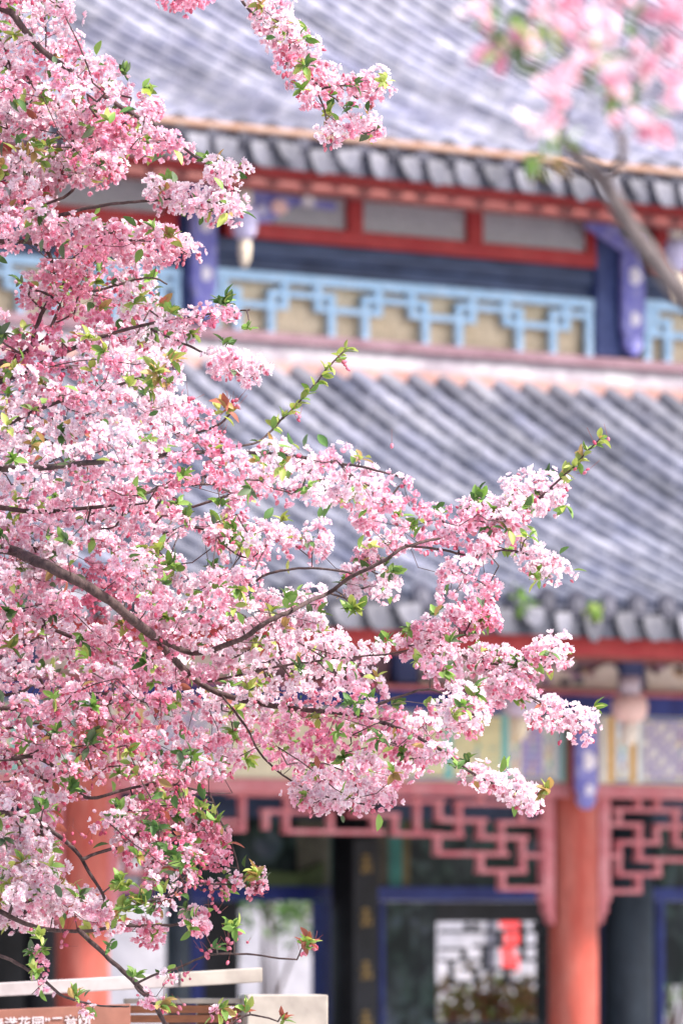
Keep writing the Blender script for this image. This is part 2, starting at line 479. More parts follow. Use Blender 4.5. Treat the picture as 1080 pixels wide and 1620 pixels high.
finial(822, .5, 1062, 1172, 56, ((.8, .75, .95), (.75, .66, .92), (1.05, .95, .75)))
# blue bracket under the upper eave and painted cloud panels beside the left post
b = MB(); n = NF+.2
b.prism([(U(930, n), Z(348, 940, n)), (U(930, n), Z(360, 940, n)), (U(985, n), Z(392, 940, n)), (U(985, n), Z(352, 940, n))][::-1], -n, -n+.05)
b.build('bracket', M['blue'], pav, bevel=.006)
b = MB(); n = NF+.2
b.prism([(U(398, n), Z(303, 420, n)), (U(398, n), Z(358, 420, n)), (U(430, n), Z(350, 420, n)), (U(470, n), Z(318, 420, n)), (U(532, n), Z(322, 420, n)), (U(532, n), Z(310, 420, n))][::-1], -n, -n+.05)
o = b.build('bracket', M['blue'], pav, bevel=.006)
for x, y, s, c in ((440, 328, 13, (1.1, .75, .75)), (486, 318, 11, (1, 1, 1.15)), (412, 332, 8, (.8, .8, 1.1))):
    b = MB(); b.prism([(U(x, n)+s*.0045*math.cos(q*.7854)*1.4, Z(y, x, n)+s*.0045*math.sin(q*.7854)) for q in range(8)][::-1], -n-.02, -n-.001, c)
    b.build('cloud_pattern', M['cream'], o)

# ---- lower storey
b = MB(); b.box(UL, UR, -.6, 9, 0, .3); b.build('plinth', M['stone'], pav)
CR = 39.5*D0/F
cols_px = [906, 131, -645]
for px in cols_px:
    b = MB()
    uc = U(px, 0)
    b.lathe(uc, 0, [(CR*1.02, .42), (CR*1.0, 1.6), (CR*.97, 3.0), (CR*.96, Z(1130, 907, 0))], 28)
    o = b.build('column', M['column'], pav, True)
    b = MB(); b.lathe(uc, 0, [(CR*1.35, .3), (CR*1.5, .36), (CR*1.35, .419)], 24); b.build('column_base', M['stone'], o, True)
# lintel, painted beam, navy beam, shelf, frieze
b = MB(); beam(b, -700, 1600, 1240, 1262, .10, -.10); b.build('lintel', M['pinklattice'], pav, bevel=.008)
b = MB(); beam(b, -700, 1600, 1130, 1239.4, .08, -.08, c=(.80, .70, .50)); pb = b.build('painted_beam', M['painted'], pav)
def pan(x0, x1, c, top=1133, bot=1236, n=.092):
    b = MB(); b.box(U(x0, .08), U(x1, .08), -n, -.083, Z(bot, 907, .08), Z(top, 907, .08), c)
    h = .006
    zt, zb_ = Z(top, 907, .08), Z(bot, 907, .08)
    ua, ub = U(x0, .08), U(x1, .08)
    if x1 - x0 > 15:
        for f0, f1, cc in ((.0, .035, (.16, .26, .55)), (.04, .06, (.72, .52, .20)), (.94, .96, (.72, .52, .20)), (.965, 1.0, (.16, .26, .55))):
            b.box(ua+.004, ub-.004, -n-.003, -n-.0005, zb_+(zt-zb_)*f0, zb_+(zt-zb_)*f1, cc)
        for q in range(7):
            zc = zb_ + (zt-zb_)*(.14+.12*q); uc = (ua+ub)/2 + (.012 if q % 2 else -.012)
            cc = [(.20, .34, .62), (.25, .52, .42), (.74, .50, .18), (.62, .30, .32)][(q + int(x0)) % 4]
            r_ = .020
            b.prism([(uc-r_, zc), (uc, zc-r_*1.5), (uc+r_, zc), (uc, zc+r_*1.5)], -n-.0032, -n-.0005, cc)
    b.build('painted_panel', M['painted'], pb)
CREAM, TEAL, PURP, YEL, PALE, ORG = (.84, .74, .60), (.22, .55, .52), (.42, .34, .62), (.80, .72, .42), (.80, .84, .86), (.78, .46, .16)
for sh in (0, -776):
    for x0, x1, c in ((640, 700, YEL), (700.6, 714, TEAL), (714.6, 790, YEL), (790.6, 802, TEAL), (802.6, 822, CREAM), (822.6, 856, PURP), (856.6, 874, (.90, .85, .72)), (874.6, 884, PALE), (884.6, 892, TEAL), (948, 958, (.86, .82, .75)), (958.6, 970, ORG), (970.6, 992, PALE), (992.6, 1004, ORG), (1004.6, 1013, PALE)):
        pan(x0+sh, x1+sh, c)
    # purple fretwork panel on cream
    xa, xb = 1014+sh, 1130+sh
    pan(xa, xb, (.86, .80, .74))
    b = MB()
    zf = lambda y: Z(y, 907, .08)
    for i in range(9):
        for j in range(7):
            x = xa+4+i*12.6; y = 1139+j*13.6
            k = (i*3+j*5) % 4
            if k != 0: b.box(U(x, .08), U(x+12.9, .08), -.100, -.0921, zf(y+2.6), zf(y-1.2), PURP)
            if k != 2: b.box(U(x, .08), U(x+3.8, .08), -.101, -.0922, zf(y+13.9), zf(y), PURP)
    b.build('fretwork_pattern', M['painted'], pb)
    # small cloud strokes on the yellow panel, keys on the purple one
    b = MB()
    for i in range(26):
        x = 646+sh+random.random()*140; y = 1140+random.random()*88
        b.box(U(x, .08), U(x+random.uniform(4, 11), .08), -.098, -.0921, zf(y+random.uniform(2, 5)), zf(y), random.choice(((.45, .62, .50), (.55, .66, .45), (.86, .78, .58))))
    for j in range(9):
        y = 1138+j*11
        b.box(U(827+sh, .08), U(852+sh, .08), -.098, -.0921, zf(y+3), zf(y), (.62, .56, .72))
    b.build('cloud_pattern', M['painted'], pb)
b = MB(); beam(b, -700, 1600, 1099, 1129.4, .12, -.08); b.build('navy_beam', M['deepblue'], pav, bevel=.01)
b = MB(); beam(b, -700, 1600, 1091, 1098.4, .17, -.08); b.build('frieze_shelf', M['pinklattice'], pav, bevel=.006)
b = MB(); beam(b, -700, 1600, 1004, 1090.4, .05, -.08); b.build('frieze_back', M['mauve'], pav)
for px in (997, 818, 221, 42, 640):
    b = MB(); b.box(U(px-17, .1), U(px+17, .1), -.13, -.051, Z(1090.2, 907, .1), Z(1030, 907, .1)); b.build('frieze_post', M['navyp'], pav, bevel=.01)
frz = [(838, 978), (1016, 1160), (660, 800), (62, 202), (240, 400)]
for x0, x1 in frz:
    b = MB()
    zt, zb = Z(1042, 907, .06), Z(1089.5, 907, .06)
    xm = (x0+x1)/2
    arch = [(U(x0+3, .06), zb), (U(x1-3, .06), zb)] + [(U(xm + (x1-x0-6)/2*math.cos(R(a)), .06), zb + (zt-zb)*(.50+.45*abs(math.sin(R(a*2.5)))*(.5+.5*math.sin(R(a))))) for a in range(0, 181, 12)]
    b.prism(arch, -.085, -.051, (1, .96, .92))
    o = b.build('frieze_panel', M['cream'], pav)
    b = MB(); rr = random.Random(x0)
    for i in range(9):
        x, y = x0+12+rr.random()*(x1-x0-24), 1050+rr.random()*30
        a, s = rr.random()*3, rr.uniform(3, 8)
        pts = [(U(x+s*1.4*math.cos(q*.7854+a)*(1+.35*math.cos(3*q*.7854)), .06), Z(y+s*math.sin(q*.7854+a), x, .06)) for q in range(8)]
        b.prism(pts, -.093, -.0852, rr.choice(((.10, .10, .16), (.45, .28, .40), (.12, .2, .22), (.7, .5, .35), (.5, .35, .55))))
    b.build('scroll_pattern', M['cream'], o)

# hanging fretwork between the columns
def hang(segs, name):
    b = MB(); g = 3.7
    n0 = .03
    for k, (xa, ya, xb, yb) in enumerate(segs):
        e = .0006*(k % 5)
        if ya == yb:
            b.box(U(min(xa, xb)-g, 0), U(max(xa, xb)+g, 0), -n0-e, n0, Z(ya+g, 907, 0), Z(ya-g, 907, 0))
        else:
            b.box(U(xa-g, 0), U(xa+g, 0), -n0+.006-e, n0-.006, Z(max(ya, yb), 907, 0), Z(min(ya, yb), 907, 0))
    return b.build(name, M['pinklattice'], pav, bevel=.005)
left_end = [(721, 1273, 816, 1273), (700, 1300, 763, 1300), (724, 1273, 724, 1324), (788, 1303, 856, 1303), (758, 1300, 758, 1326), (756, 1326, 828, 1326),
            (690, 1324, 726, 1324), (791, 1303, 791, 1352), (690, 1352, 797, 1352), (824, 1326, 824, 1379), (828, 1354, 856, 1354), (758, 1352, 758, 1379),
            (757, 1379, 825, 1379), (792, 1379, 792, 1406), (792, 1406, 856, 1406), (758, 1262, 758, 1273), (823, 1273, 823, 1303), (816, 1262, 816, 1273)]
middle = [(365, 1264, 455, 1264), (382, 1262, 382, 1318), (453, 1264, 453, 1290), (417, 1290, 490, 1290), (419, 1290, 419, 1318), (451, 1290, 451, 1320),
          (451, 1320, 600, 1320), (486, 1264, 486, 1290), (486, 1264, 560, 1264), (521, 1287, 521, 1320), (551, 1293, 624, 1293), (590, 1293, 590, 1322), (623, 1293, 623, 1322), (622, 1322, 692, 1322),
          (658, 1262, 658, 1320), (622, 1271, 695, 1271), (692, 1271, 692, 1299), (692, 1299, 705, 1299), (690, 1322, 690, 1352)]
right_end = [(971, 1280, 1070, 1280), (976, 1280, 976, 1304), (1066, 1280, 1066, 1334), (946, 1304, 1008, 1304), (1008, 1304, 1008, 1359), (1036, 1306, 1090, 1306), (1036, 1306, 1036, 1332),
             (975, 1332, 1037, 1332), (976, 1332, 976, 1383), (946, 1354, 976, 1354), (1006, 1359, 1100, 1359), (1066, 1334, 1100, 1334), (1038, 1359, 1038, 1383), (976, 1383, 1038, 1383), (1007, 1383, 1007, 1410), (946, 1410, 1007, 1410),
             (1007, 1262, 1007, 1280), (1037, 1262, 1037, 1280)]
sh = lambda L, d: [(a+d, y, c+d, e) for a, y, c, e in L]
hang(left_end + middle + sh(right_end, -776) + [(330, 1318, 382, 1318), (290, 1306, 370, 1306)], 'hanging_fretwork')
hang(right_end + sh(middle, 776)[:6] + [(1100, 1334, 1150, 1334)], 'hanging_fretwork')
hang(sh(left_end, -776) + sh(middle, -776), 'hanging_fretwork')
for x, d in ((863, 1), (951, -1), (87, 1), (175, -1)):
    b = MB(); s = 9
    xs = lambda o: U(x + o*d, .0)
    pts = [(xs(-s), Z(1262.5, 907, 0)), (xs(-s), Z(1415, 907, 0)), (xs(-s*1.1), Z(1424, 907, 0)), (xs(-s*.4), Z(1432, 907, 0)), (xs(-s*.6), Z(1442, 907, 0)), (xs(s*.2), Z(1450, 907, 0)), (xs(s*.1), Z(1458, 907, 0)), (xs(s), Z(1464, 907, 0)), (xs(s), Z(1262.5, 907, 0))]
    if d < 0: pts = pts[::-1]
    b.prism(pts, -.034, .034); b.build('fretwork_stile', M['pinklattice'], pav, bevel=.004)

# ---- inside the lower storey
NI = -2.3
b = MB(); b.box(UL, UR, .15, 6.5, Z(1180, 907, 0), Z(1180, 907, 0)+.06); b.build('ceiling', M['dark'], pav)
b = MB(); beam(b, -700, 1700, 1180, 1300, NI, NI-.15, c=(1, 1, 1)); b.build('inner_beam', M['navy'], pav)
b = MB(); beam(b, -700, 1700, 1404, 1426, NI+.02, NI-.12); b.build('inner_rail', M['deepblue'], pav)
def mpan(x0, x1, y0, y1, c, n=NI-.02, name='mural_panel'):
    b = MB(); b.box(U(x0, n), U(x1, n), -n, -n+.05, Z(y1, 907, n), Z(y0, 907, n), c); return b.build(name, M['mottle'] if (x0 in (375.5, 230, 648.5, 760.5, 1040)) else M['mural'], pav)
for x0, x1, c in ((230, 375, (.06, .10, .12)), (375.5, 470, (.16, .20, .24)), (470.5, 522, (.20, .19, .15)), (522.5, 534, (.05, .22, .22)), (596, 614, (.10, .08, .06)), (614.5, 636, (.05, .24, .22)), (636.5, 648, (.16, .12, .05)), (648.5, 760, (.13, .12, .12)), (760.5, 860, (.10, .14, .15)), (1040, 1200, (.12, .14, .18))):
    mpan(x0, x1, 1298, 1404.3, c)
o = MB(); o.prism([(U(380, NI), Z(1403, 907, NI)), (U(380, NI), Z(1386, 907, NI)), (U(410, NI), Z(1380, 907, NI)), (U(470, NI), Z(1384, 907, NI)), (U(512, NI), Z(1366, 907, NI)), (U(512, NI), Z(1403, 907, NI))][::-1], -NI-.01, -NI+.02, (.12, .17, .07)); o.build('mural_hill', M['mural'], pav)
# inner posts
for x0, x1, m_ in ((953, 1034, 'slate'), (524, 596, 'dark'), (262, 300, 'slate'), (40, 92, 'dark')):
    b = MB(); r = (x1-x0)*D0/F*.5*1.03
    b.lathe(U((x0+x1)/2, NI+.3), -NI-.3, [(r, .3), (r, 3.2)], 20); b.build('inner_column', M[m_], pav, True)
# blue door frames
for x0, x1 in ((508, 522), (598, 604), (1036, 1046), (944, 951), (300, 318)):
    b = MB(); b.box(U(x0, NI), U(x1, NI), -NI-.03, -NI+.1, .3, Z(1426.3, 907, NI)); b.build('door_frame', M['deepblue'], pav)
# dark wall with openings: pieces round the lattice window and the open doorway
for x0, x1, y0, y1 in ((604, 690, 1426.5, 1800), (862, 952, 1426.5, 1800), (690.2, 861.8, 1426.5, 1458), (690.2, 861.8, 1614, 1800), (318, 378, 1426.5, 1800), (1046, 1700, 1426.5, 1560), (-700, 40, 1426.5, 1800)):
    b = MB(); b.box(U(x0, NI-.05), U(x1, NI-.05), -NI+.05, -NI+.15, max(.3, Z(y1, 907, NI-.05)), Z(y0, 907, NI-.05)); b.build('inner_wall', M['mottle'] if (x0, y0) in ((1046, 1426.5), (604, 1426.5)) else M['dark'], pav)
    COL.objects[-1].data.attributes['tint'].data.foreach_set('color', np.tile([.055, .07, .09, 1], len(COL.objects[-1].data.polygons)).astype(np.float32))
b = MB(); g = 2.8; nw_ = NI-.04
def lb(xa, ya, xb, yb):
    if ya == yb: b.box(U(min(xa, xb)-g, nw_), U(max(xa, xb)+g, nw_), -nw_-.02, -nw_+.02, Z(ya+g, 907, nw_), Z(ya-g, 907, nw_))
    else: b.box(U(xa-g, nw_), U(xa+g, nw_), -nw_-.014, -nw_+.014, Z(max(ya, yb), 907, nw_), Z(min(ya, yb), 907, nw_))
for s_ in ((700, 1473, 862, 1473), (700, 1501, 733, 1501), (733, 1501, 733, 1518), (752, 1496, 862, 1496), (752, 1473, 752, 1460), (725, 1518, 765, 1518), (765, 1496, 765, 1532), (735, 1532, 810, 1532), (700, 1518, 713, 1518),
           (713, 1518, 713, 1553), (713, 1553, 752, 1553), (752, 1553, 752, 1532), (826, 1460, 826, 1518), (826, 1518, 862, 1518), (738, 1460, 738, 1473), (846, 1460, 846, 1473), (790, 1473, 790, 1496), (800, 1553, 862, 1553), (800, 1532, 800, 1553)):
    lb(*s_)
b.build('lattice_window', M['dark'], pav)
# hanging black plaque with gold characters, red paper banner
pl = empty('hanging_plaque', (0, 0, 0)); pl.matrix_world = Matrix.Translation((X0, Y0, 0)) @ Matrix.Rotation(TH, 4, 'Z')
tag(pl, 'tall black plaque with worn gold characters on the dark column inside the pavilion', 'plaque')
n = NI+.66
b = MB(); b.box(U(560, n), U(598, n), -n, -n+.03, .5, Z(1330, 907, n)); b.build('board', M['dark'], pl)
for y in (1368, 1450, 1532, 1608):
    b = MB()
    for dx, dy, wx, wy in ((-6, -12, 12, 3), (-2, -14, 4, 26), (-9, -2, 18, 3), (-7, 7, 5, 8), (4, 5, 5, 9)):
        b.box(U(578+dx, n), U(578+dx+wx, n), -n-.006-.0004*abs(dx), -n-.001, Z(y+dy+wy, 907, n), Z(y+dy, 907, n))
    b.build('gold_lettering', M['gold'], pl)
bn = empty('paper_banner', (0, 0, 0)); bn.matrix_world = pl.matrix_world.copy()
tag(bn, 'red and white paper banner on the courtyard wall, seen through the black lattice window', 'banner')
n = -16.9
b = MB(); b.box(U(784, n), U(826, n), -n-.01, -n+.098, Z(1545, 800, n), Z(1440, 800, n)); b.build('paper', M['plaster'], bn)
b = MB()
for y0, y1, x0, x1 in ((1450, 1466, 788, 820), (1468, 1496, 796, 822), (1498, 1510, 790, 812), (1512, 1536, 792, 818)):
    b.box(U(x0, n), U(x1, n), -n-.02, -n-.011, Z(y1, 800, n), Z(y0, 800, n))
b.build('red_print', M['banner'], bn)

# ------------------------------------------------------------------ courtyard behind
def world_at(px, py, n):
    u = U(px, n); return Vector((X0 + u*UX + n*NX, Y0 + u*UY + n*NY, Z(py, px, n)))
cw = MB(); n = -17
cw.box(U(-600, n), U(1900, n), -n, -n+.3, 0, Z(1385, 700, n)); cw.box(U(-600, n), U(1900, n), -n-.1, -n+.4, Z(1385, 700, n)+.003, Z(1385, 700, n)+.12)
o = cw.build('courtyard_wall', M['plaster']); o.location = (X0, Y0, 0); o.rotation_euler = (0, 0, TH)
tag(o, 'long white plaster courtyard wall seen through the open pavilion', 'wall')

# ------------------------------------------------------------------ sign, lower left
def T(px, py, d): return Vector(((px-540)/F*d, d, ZC + (HOR-py)/F*d))
SD = 21.0
sg = empty('sign_board', T(200, 1440, SD) * 1.0, R(10)); sg.location.z = 0
tag(sg, 'brown notice board with pale lettering, white rails and wooden slats, under the blossom', 'sign')
s_ = SD/F
def sx(px): return (px-200)*s_/math.cos(R(10))
def sz(py): return ZC + (HOR-py)*s_
for x0, x1, ya, yb, w_ in ((-260, 281, 1568, 1540, 21.5), (281.6, 411, 1538.5, 1531, 23)):
    b = MB(); h = w_*s_
    b.prism([(sx(x0), sz(ya)-h), (sx(x1), sz(yb)-h), (sx(x1), sz(yb)), (sx(x0), sz(ya))], -.03 - (.012 if x0 > 0 else 0), .02)
    b.build('top_rail', M['white'] if x0 > 0 else M['rail'], sg, bevel=.003)
b = MB(); b.prism([(sx(-260), sz(1980)), (sx(205), sz(1960)), (sx(205), sz(1588)), (sx(-260), sz(1608))], -.02, .02); pnl = b.build('panel', M['brown'], sg, bevel=.002)
b = MB(); b.box(sx(200), sx(384), .03, .06, sz(1588), sz(1580)); b.build('slat_cap', M['white'], sg, bevel=.002)
b = MB()
for k in range(16):
    y = 1591 + k*15
    b.box(sx(206), sx(384), .034, .056, sz(y+12.5), sz(y))
b.build('slat_screen', M['wood'], sg, bevel=.002)
b = MB(); b.box(sx(385), sx(513), -.06, .10, sz(1960), sz(1574)); b.build('end_box', M['white'], sg, bevel=.004)
b = MB()
for x in (-200, 330): b.box(sx(x-12), sx(x+12), .065, .10, 0, sz(1580 if x > 0 else 1556))
b.build('post', M['stone'], sg)
cu = bpy.data.curves.new('lettering', 'FONT'); cu.body = '“春港花园”二音网'; cu.size = 20.5*s_*1.02; cu.extrude = .0015; cu.offset = .0006; cu.align_x = 'RIGHT'
cu.space_character = 1.05
_t = bpy.data.objects.new('_t', cu); COL.objects.link(_t)
bpy.context.view_layer.update()
_me = bpy.data.meshes.new_from_object(_t.evaluated_get(bpy.context.evaluated_depsgraph_get()))
bpy.data.objects.remove(_t); _me.materials.clear(); _me.materials.append(M['letter'])
lt = bpy.data.objects.new('lettering', _me); COL.objects.link(lt); lt.parent = pnl
lt.location = (sx(143), -.022, sz(1622)); lt.rotation_euler = (R(90), -R(2.0), 0)

# ------------------------------------------------------------------ blossom, bud, leaf templates
def unit(v): return v / np.linalg.norm(v, axis=-1, keepdims=True)
def petal(scale, tilt, az, curl=.25, wid=1.0):
    V = np.array([(.06, 0, 0), (.42, -.27*wid, .09), (.5, 0, .02), (.42, .27*wid, .09), (.80, -.30*wid, .20+curl*.2), (.97, -.12*wid, .15+curl), (.92, .02, .12+curl*.8), (.97, .14*wid, .16+curl), (.80, .30*wid, .20+curl*.2)])
    Tt = [(0, 2, 1), (0, 3, 2), (1, 2, 4), (2, 6, 4), (4, 6, 5), (2, 3, 8), (2, 8, 6), (6, 8, 7)]
    V = V * scale
    ct, st_ = math.cos(tilt), math.sin(tilt)
    V = np.stack([V[:, 0]*ct - V[:, 2]*st_, V[:, 1], V[:, 0]*st_ + V[:, 2]*ct], 1)
    ca, sa = math.cos(az), math.sin(az)
    V = np.stack([V[:, 0]*ca - V[:, 1]*sa, V[:, 0]*sa + V[:, 1]*ca, V[:, 2]], 1)
    return V, np.array(Tt)
def make_flower(seed, whorls, cup):
    r = random.Random(seed)
    Vs, Ts, Ws = [], [], []; b0 = 0
    for (n, sc, tl) in whorls:
        off = r.random()*6
        for k in range(n):
            V, Tt = petal(sc*r.uniform(.88, 1.1), R(tl + cup + r.uniform(-10, 12)), off + 2*math.pi*k/n + r.uniform(-.12, .12), r.uniform(.0, .3), r.uniform(.95, 1.25))
            Vs.append(V); Ts.append(Tt+b0); b0 += len(V)
            # paler towards the petal tip, pinker near the claw (wt: 0 claw .. 1 tip)
            Ws.append(np.clip(np.array([0, .5, .45, .5, .85, 1, .9, 1, .85]) * r.uniform(.7, 1.15), 0, 1.1))
    # stamens: a small golden tuft
    k = 5
    V = np.array([(0, 0, .16)] + [(.11*math.cos(2*math.pi*i/k), .11*math.sin(2*math.pi*i/k), .07) for i in range(k)])
    Tt = np.array([(0, 1+i, 1+(i+1) % k) for i in range(k)])
    Vs.append(V); Ts.append(Tt+b0); Ws.append(np.full(len(V), -1.0))
    return np.concatenate(Vs), np.concatenate(Ts), np.concatenate(Ws)
FLOWERS = [make_flower(1, [(5, 1.0, 8)], 0), make_flower(2, [(5, 1.0, 12), (5, .72, 38)], 0), make_flower(3, [(5, 1.0, 25), (4, .7, 50)], 5),
           make_flower(4, [(6, .95, 5), (5, .75, 30), (3, .5, 60)], 0), make_flower(5, [(5, .9, 42), (4, .7, 62)], 0), make_flower(6, [(5, 1.05, 0)], 3)]
def ball(nu=6, nv=4):
    V = [(0, 0, 1.15)]
    for i in range(1, nv):
        a = math.pi*i/nv
        V += [(math.sin(a)*.62*math.cos(2*math.pi*j/nu), math.sin(a)*.62*math.sin(2*math.pi*j/nu), math.cos(a)*(1.0 if i < 2 else .85)) for j in range(nu)]
    V.append((0, 0, -.8))
    Tt = [(0, 1+j, 1+(j+1) % nu) for j in range(nu)]
    for i in range(nv-2):
        for j in range(nu):
            a, b_, c, d = 1+i*nu+j, 1+i*nu+(j+1) % nu, 1+(i+1)*nu+(j+1) % nu, 1+(i+1)*nu+j
            Tt += [(a, d, c), (a, c, b_)]
    e = len(V)-1
    Tt += [(e, 1+(nv-2)*nu+(j+1) % nu, 1+(nv-2)*nu+j) for j in range(nu)]
    return np.array(V), np.array(Tt)
BUD_V, BUD_T = ball()
STALK_V = np.array([(.05*math.cos(a), .05*math.sin(a), z) for z in (0, 1) for a in (0, 2.1, 4.2)])
STALK_T = np.array([(i, (i+1) % 3, 3+(i+1) % 3) for i in range(3)] + [(i, 3+(i+1) % 3, 3+i) for i in range(3)])
def leaf_t():
    xs = [0, .18, .42, .68, .88, 1.0]; ws = [.02, .15, .24, .2, .1, 0]
    V, Tt = [], []
    for x, wd in zip(xs, ws):
        z = -.22*x*x
        V += [(x, -wd, z+wd*.45), (x, 0, z), (x, wd, z+wd*.45)]
    for i in range(5):
        for j in (0, 1):
            a = i*3+j
            Tt += [(a, a+3, a+4), (a, a+4, a+1)]
    return np.array(V), np.array(Tt)
LEAF_V, LEAF_T = leaf_t()

def frames(axis, roll):
    """rotation matrices whose z column is axis"""
    z = unit(axis)
    ref = np.where(np.abs(z[:, 2:3]) < .9, np.array([[0, 0, 1.0]]), np.array([[1.0, 0, 0]]))
    x = unit(np.cross(ref, z)); y = np.cross(z, x)
    c, s = np.cos(roll)[:, None], np.sin(roll)[:, None]
    return np.stack([x*c + y*s, -x*s + y*c, z], 2)

class Bloom:
    """flowers, buds, stalks and leaves of one branch"""
    def __init__(s):
        s.fl, s.bu, s.st, s.le = [], [], [], []
    def flower(s, p, ax, r, pink): s.fl.append((*p, *ax, r, pink))
    def bud(s, p, ax, r, deep): s.bu.append((*p, *ax, r, deep))
    def stalk(s, p, q): s.st.append((*p, *q))
    def leaf(s, p, ax, L, kind): s.le.append((*p, *ax, L, kind))
    def build(s, parent):
        if s.fl:
            A = np.array(s.fl); N = len(A)
            which = rng.choice(len(FLOWERS), N, p=[.12, .24, .22, .22, .14, .06])
            Vs, Ts, Cs, off = [], [], [], 0
            for k, (FV, FT, FW) in enumerate(FLOWERS):
                a = A[which == k]; n = len(a)
                if not n: continue
                m = frames(a[:, 3:6], rng.random(n)*6.28)
                V = np.einsum('nij,vj->nvi', m, FV) * a[:, 6][:, None, None] + a[:, None, :3]
                V += rng.normal(0, .05, V.shape) * a[:, 6][:, None, None]
                pk = a[:, 7][:, None]
                wt = FW[None, :]
                p_ = np.clip(pk + .42*(.62-wt), 0, 1)[..., None]
                pale, mid, deep = np.array((.96, .88, .92)), np.array((.90, .46, .60)), np.array((.82, .26, .41))
                C = np.where(p_ < .5, pale + (mid-pale)*p_*2, mid + (deep-mid)*(p_-.5)*2)
                C = np.where(wt[..., None] < -.5, np.array((.60, .34, .22)), C)
                Vs.append(V.reshape(-1, 3)); Cs.append(C.reshape(-1, 3))
                Ts.append((FT[None] + (np.arange(n)*len(FV))[:, None, None] + off).reshape(-1, 3)); off += n*len(FV)
            fast_mesh('blossoms', np.concatenate(Vs), np.concatenate(Ts), np.concatenate(Cs), M['petal'], parent)
        if s.bu or s.st:
            Vs, Ts, Cs, off = [], [], [], 0
            if s.bu:
                a = np.array(s.bu); n = len(a)
                m = frames(a[:, 3:6], rng.random(n)*6.28)
                V = np.einsum('nij,vj->nvi', m, BUD_V) * a[:, 6][:, None, None] + a[:, None, :3]
                d = a[:, 7][:, None, None]
                C = np.array((.86, .36, .45))*(1-d) + np.array((.60, .07, .15))*d + 0*V
                C[:, -7:] = C[:, -7:]*.7 + np.array((.30, .05, .06))*.3
                Vs.append(V.reshape(-1, 3)); Cs.append(C.reshape(-1, 3)); Ts.append((BUD_T[None] + (np.arange(n)*len(BUD_V))[:, None, None]).reshape(-1, 3)); off = n*len(BUD_V)
            if s.st:
                a = np.array(s.st); n = len(a)
                dv = a[:, 3:] - a[:, :3]; ln = np.linalg.norm(dv, axis=1) + 1e-6
                m = frames(dv, rng.random(n))
                sv = np.repeat(STALK_V[None], n, 0).copy()
                sv[:, :, :2] *= .011; sv[:, :, 2] *= ln[:, None]
                V = np.einsum('nij,nvj->nvi', m, sv) + a[:, None, :3]
                C = np.tile(np.array((.30, .09, .08)), (n*6, 1))
                Vs.append(V.reshape(-1, 3)); Cs.append(C); Ts.append((STALK_T[None] + (np.arange(n)*6)[:, None, None] + off).reshape(-1, 3))
            fast_mesh('bud_sprays', np.concatenate(Vs), np.concatenate(Ts), np.concatenate(Cs), M['bud'], parent)
        if s.le:
            a = np.array(s.le); n = len(a)
            # leaf runs along x: build frames with x = axis
            x = unit(a[:, 3:6]); up = unit(np.array([[0, 0, 1.0]]) + rng.normal(0, .6, (n, 3)))
            y = unit(np.cross(up, x)); z = np.cross(x, y)
            m = np.stack([x, y, z], 2)
            V = np.einsum('nij,vj->nvi', m, LEAF_V) * a[:, 6][:, None, None] + a[:, None, :3]
            pal = np.array([(.12, .23, .07), (.27, .43, .11), (.46, .53, .15), (.50, .34, .14), (.46, .16, .11), (.18, .25, .14)])
            kc = pal[a[:, 7].astype(int)] * rng.uniform(.75, 1.25, (n, 1))
            C = np.repeat(kc[:, None], len(LEAF_V), 1)
            fast_mesh('foliage', V.reshape(-1, 3), (LEAF_T[None] + (np.arange(n)*len(LEAF_V))[:, None, None]).reshape(-1, 3), C.reshape(-1, 3), M['leaf'], parent)

SUNV = np.array(sun_dir)
def rand_dir(): return unit(rng.normal(0, 1, 3))
def umbel(B, p, base, pink, budf, leaff, nf, size=1.0, spread=1.0):
    """one spur: a ball of blossoms round p, its buds hanging, its leaves at the base"""
    p, base = np.array(p), np.array(base)
    rad = rng.uniform(.026, .043)*size*spread*(nf/22)**.4
    sq = np.array((rng.uniform(.8, 1.25), rng.uniform(.8, 1.25), rng.uniform(.65, .95)))
    pink = float(np.clip(pink + rng.normal(0, .13), 0, .9))
    for _ in range(nf):
        d = unit(rand_dir() + np.array((0, 0, .10)) + .12*SUNV)
        q = p + d*sq*rad*rng.uniform(.55, 1.05)
        if rng.random() < budf + (.10 if d[2] < -.35 else 0):
            B.bud(q - np.array((0, 0, rng.uniform(0, .014)))*size, unit(d + np.array((0, 0, -.5))), rng.uniform(.0050, .0085)*size, rng.uniform(.1, 1))
            if rng.random() < .5: B.stalk(p, q)
        else:
            B.flower(q, unit(d + .15*SUNV + .24*rand_dir()), rng.uniform(.0098, .0138)*size, float(np.clip(pink + rng.normal(0, .09) - .17*d[2] + .02, 0, 1)))  # shading of the ball put into petal colour: paler on top, pinker below
    if rng.random() < .17 + .14*leaff:
        ro = unit(rand_dir() + np.array((.1, -.7, .5)))
        kinds = [(0, 1, 1), (1, 1, 2), (2, 2, 1), (2, 3, 1), (0, 5, 1)][rng.integers(0, 5)]
        for _ in range(rng.integers(5, 11)):
            B.leaf(p + ro*rad*rng.uniform(.9, 1.15), unit(rand_dir() + .8*ro), rng.uniform(.022, .040)*size, rng.choice(kinds))
    for _ in range(rng.poisson(leaff)):
        d = unit(rand_dir() + np.array((0, 0, .25)))
        B.leaf(p + d*rad*rng.uniform(.5, 1.05), d, rng.uniform(.022, .044)*size, rng.choice([0, 0, 0, 1, 1, 1, 2, 2, 3, 4, 5, 5]))

# ------------------------------------------------------------------ crabapple tree on the left
tree = empty('crabapple_tree', T(-330, 1440, 18.3)); tree.location.z = 0
tag(tree, 'big crabapple tree in full pink blossom filling the left side in sharp focus', 'tree')
TP = Vector(tree.location)
def loc(v): return v - TP

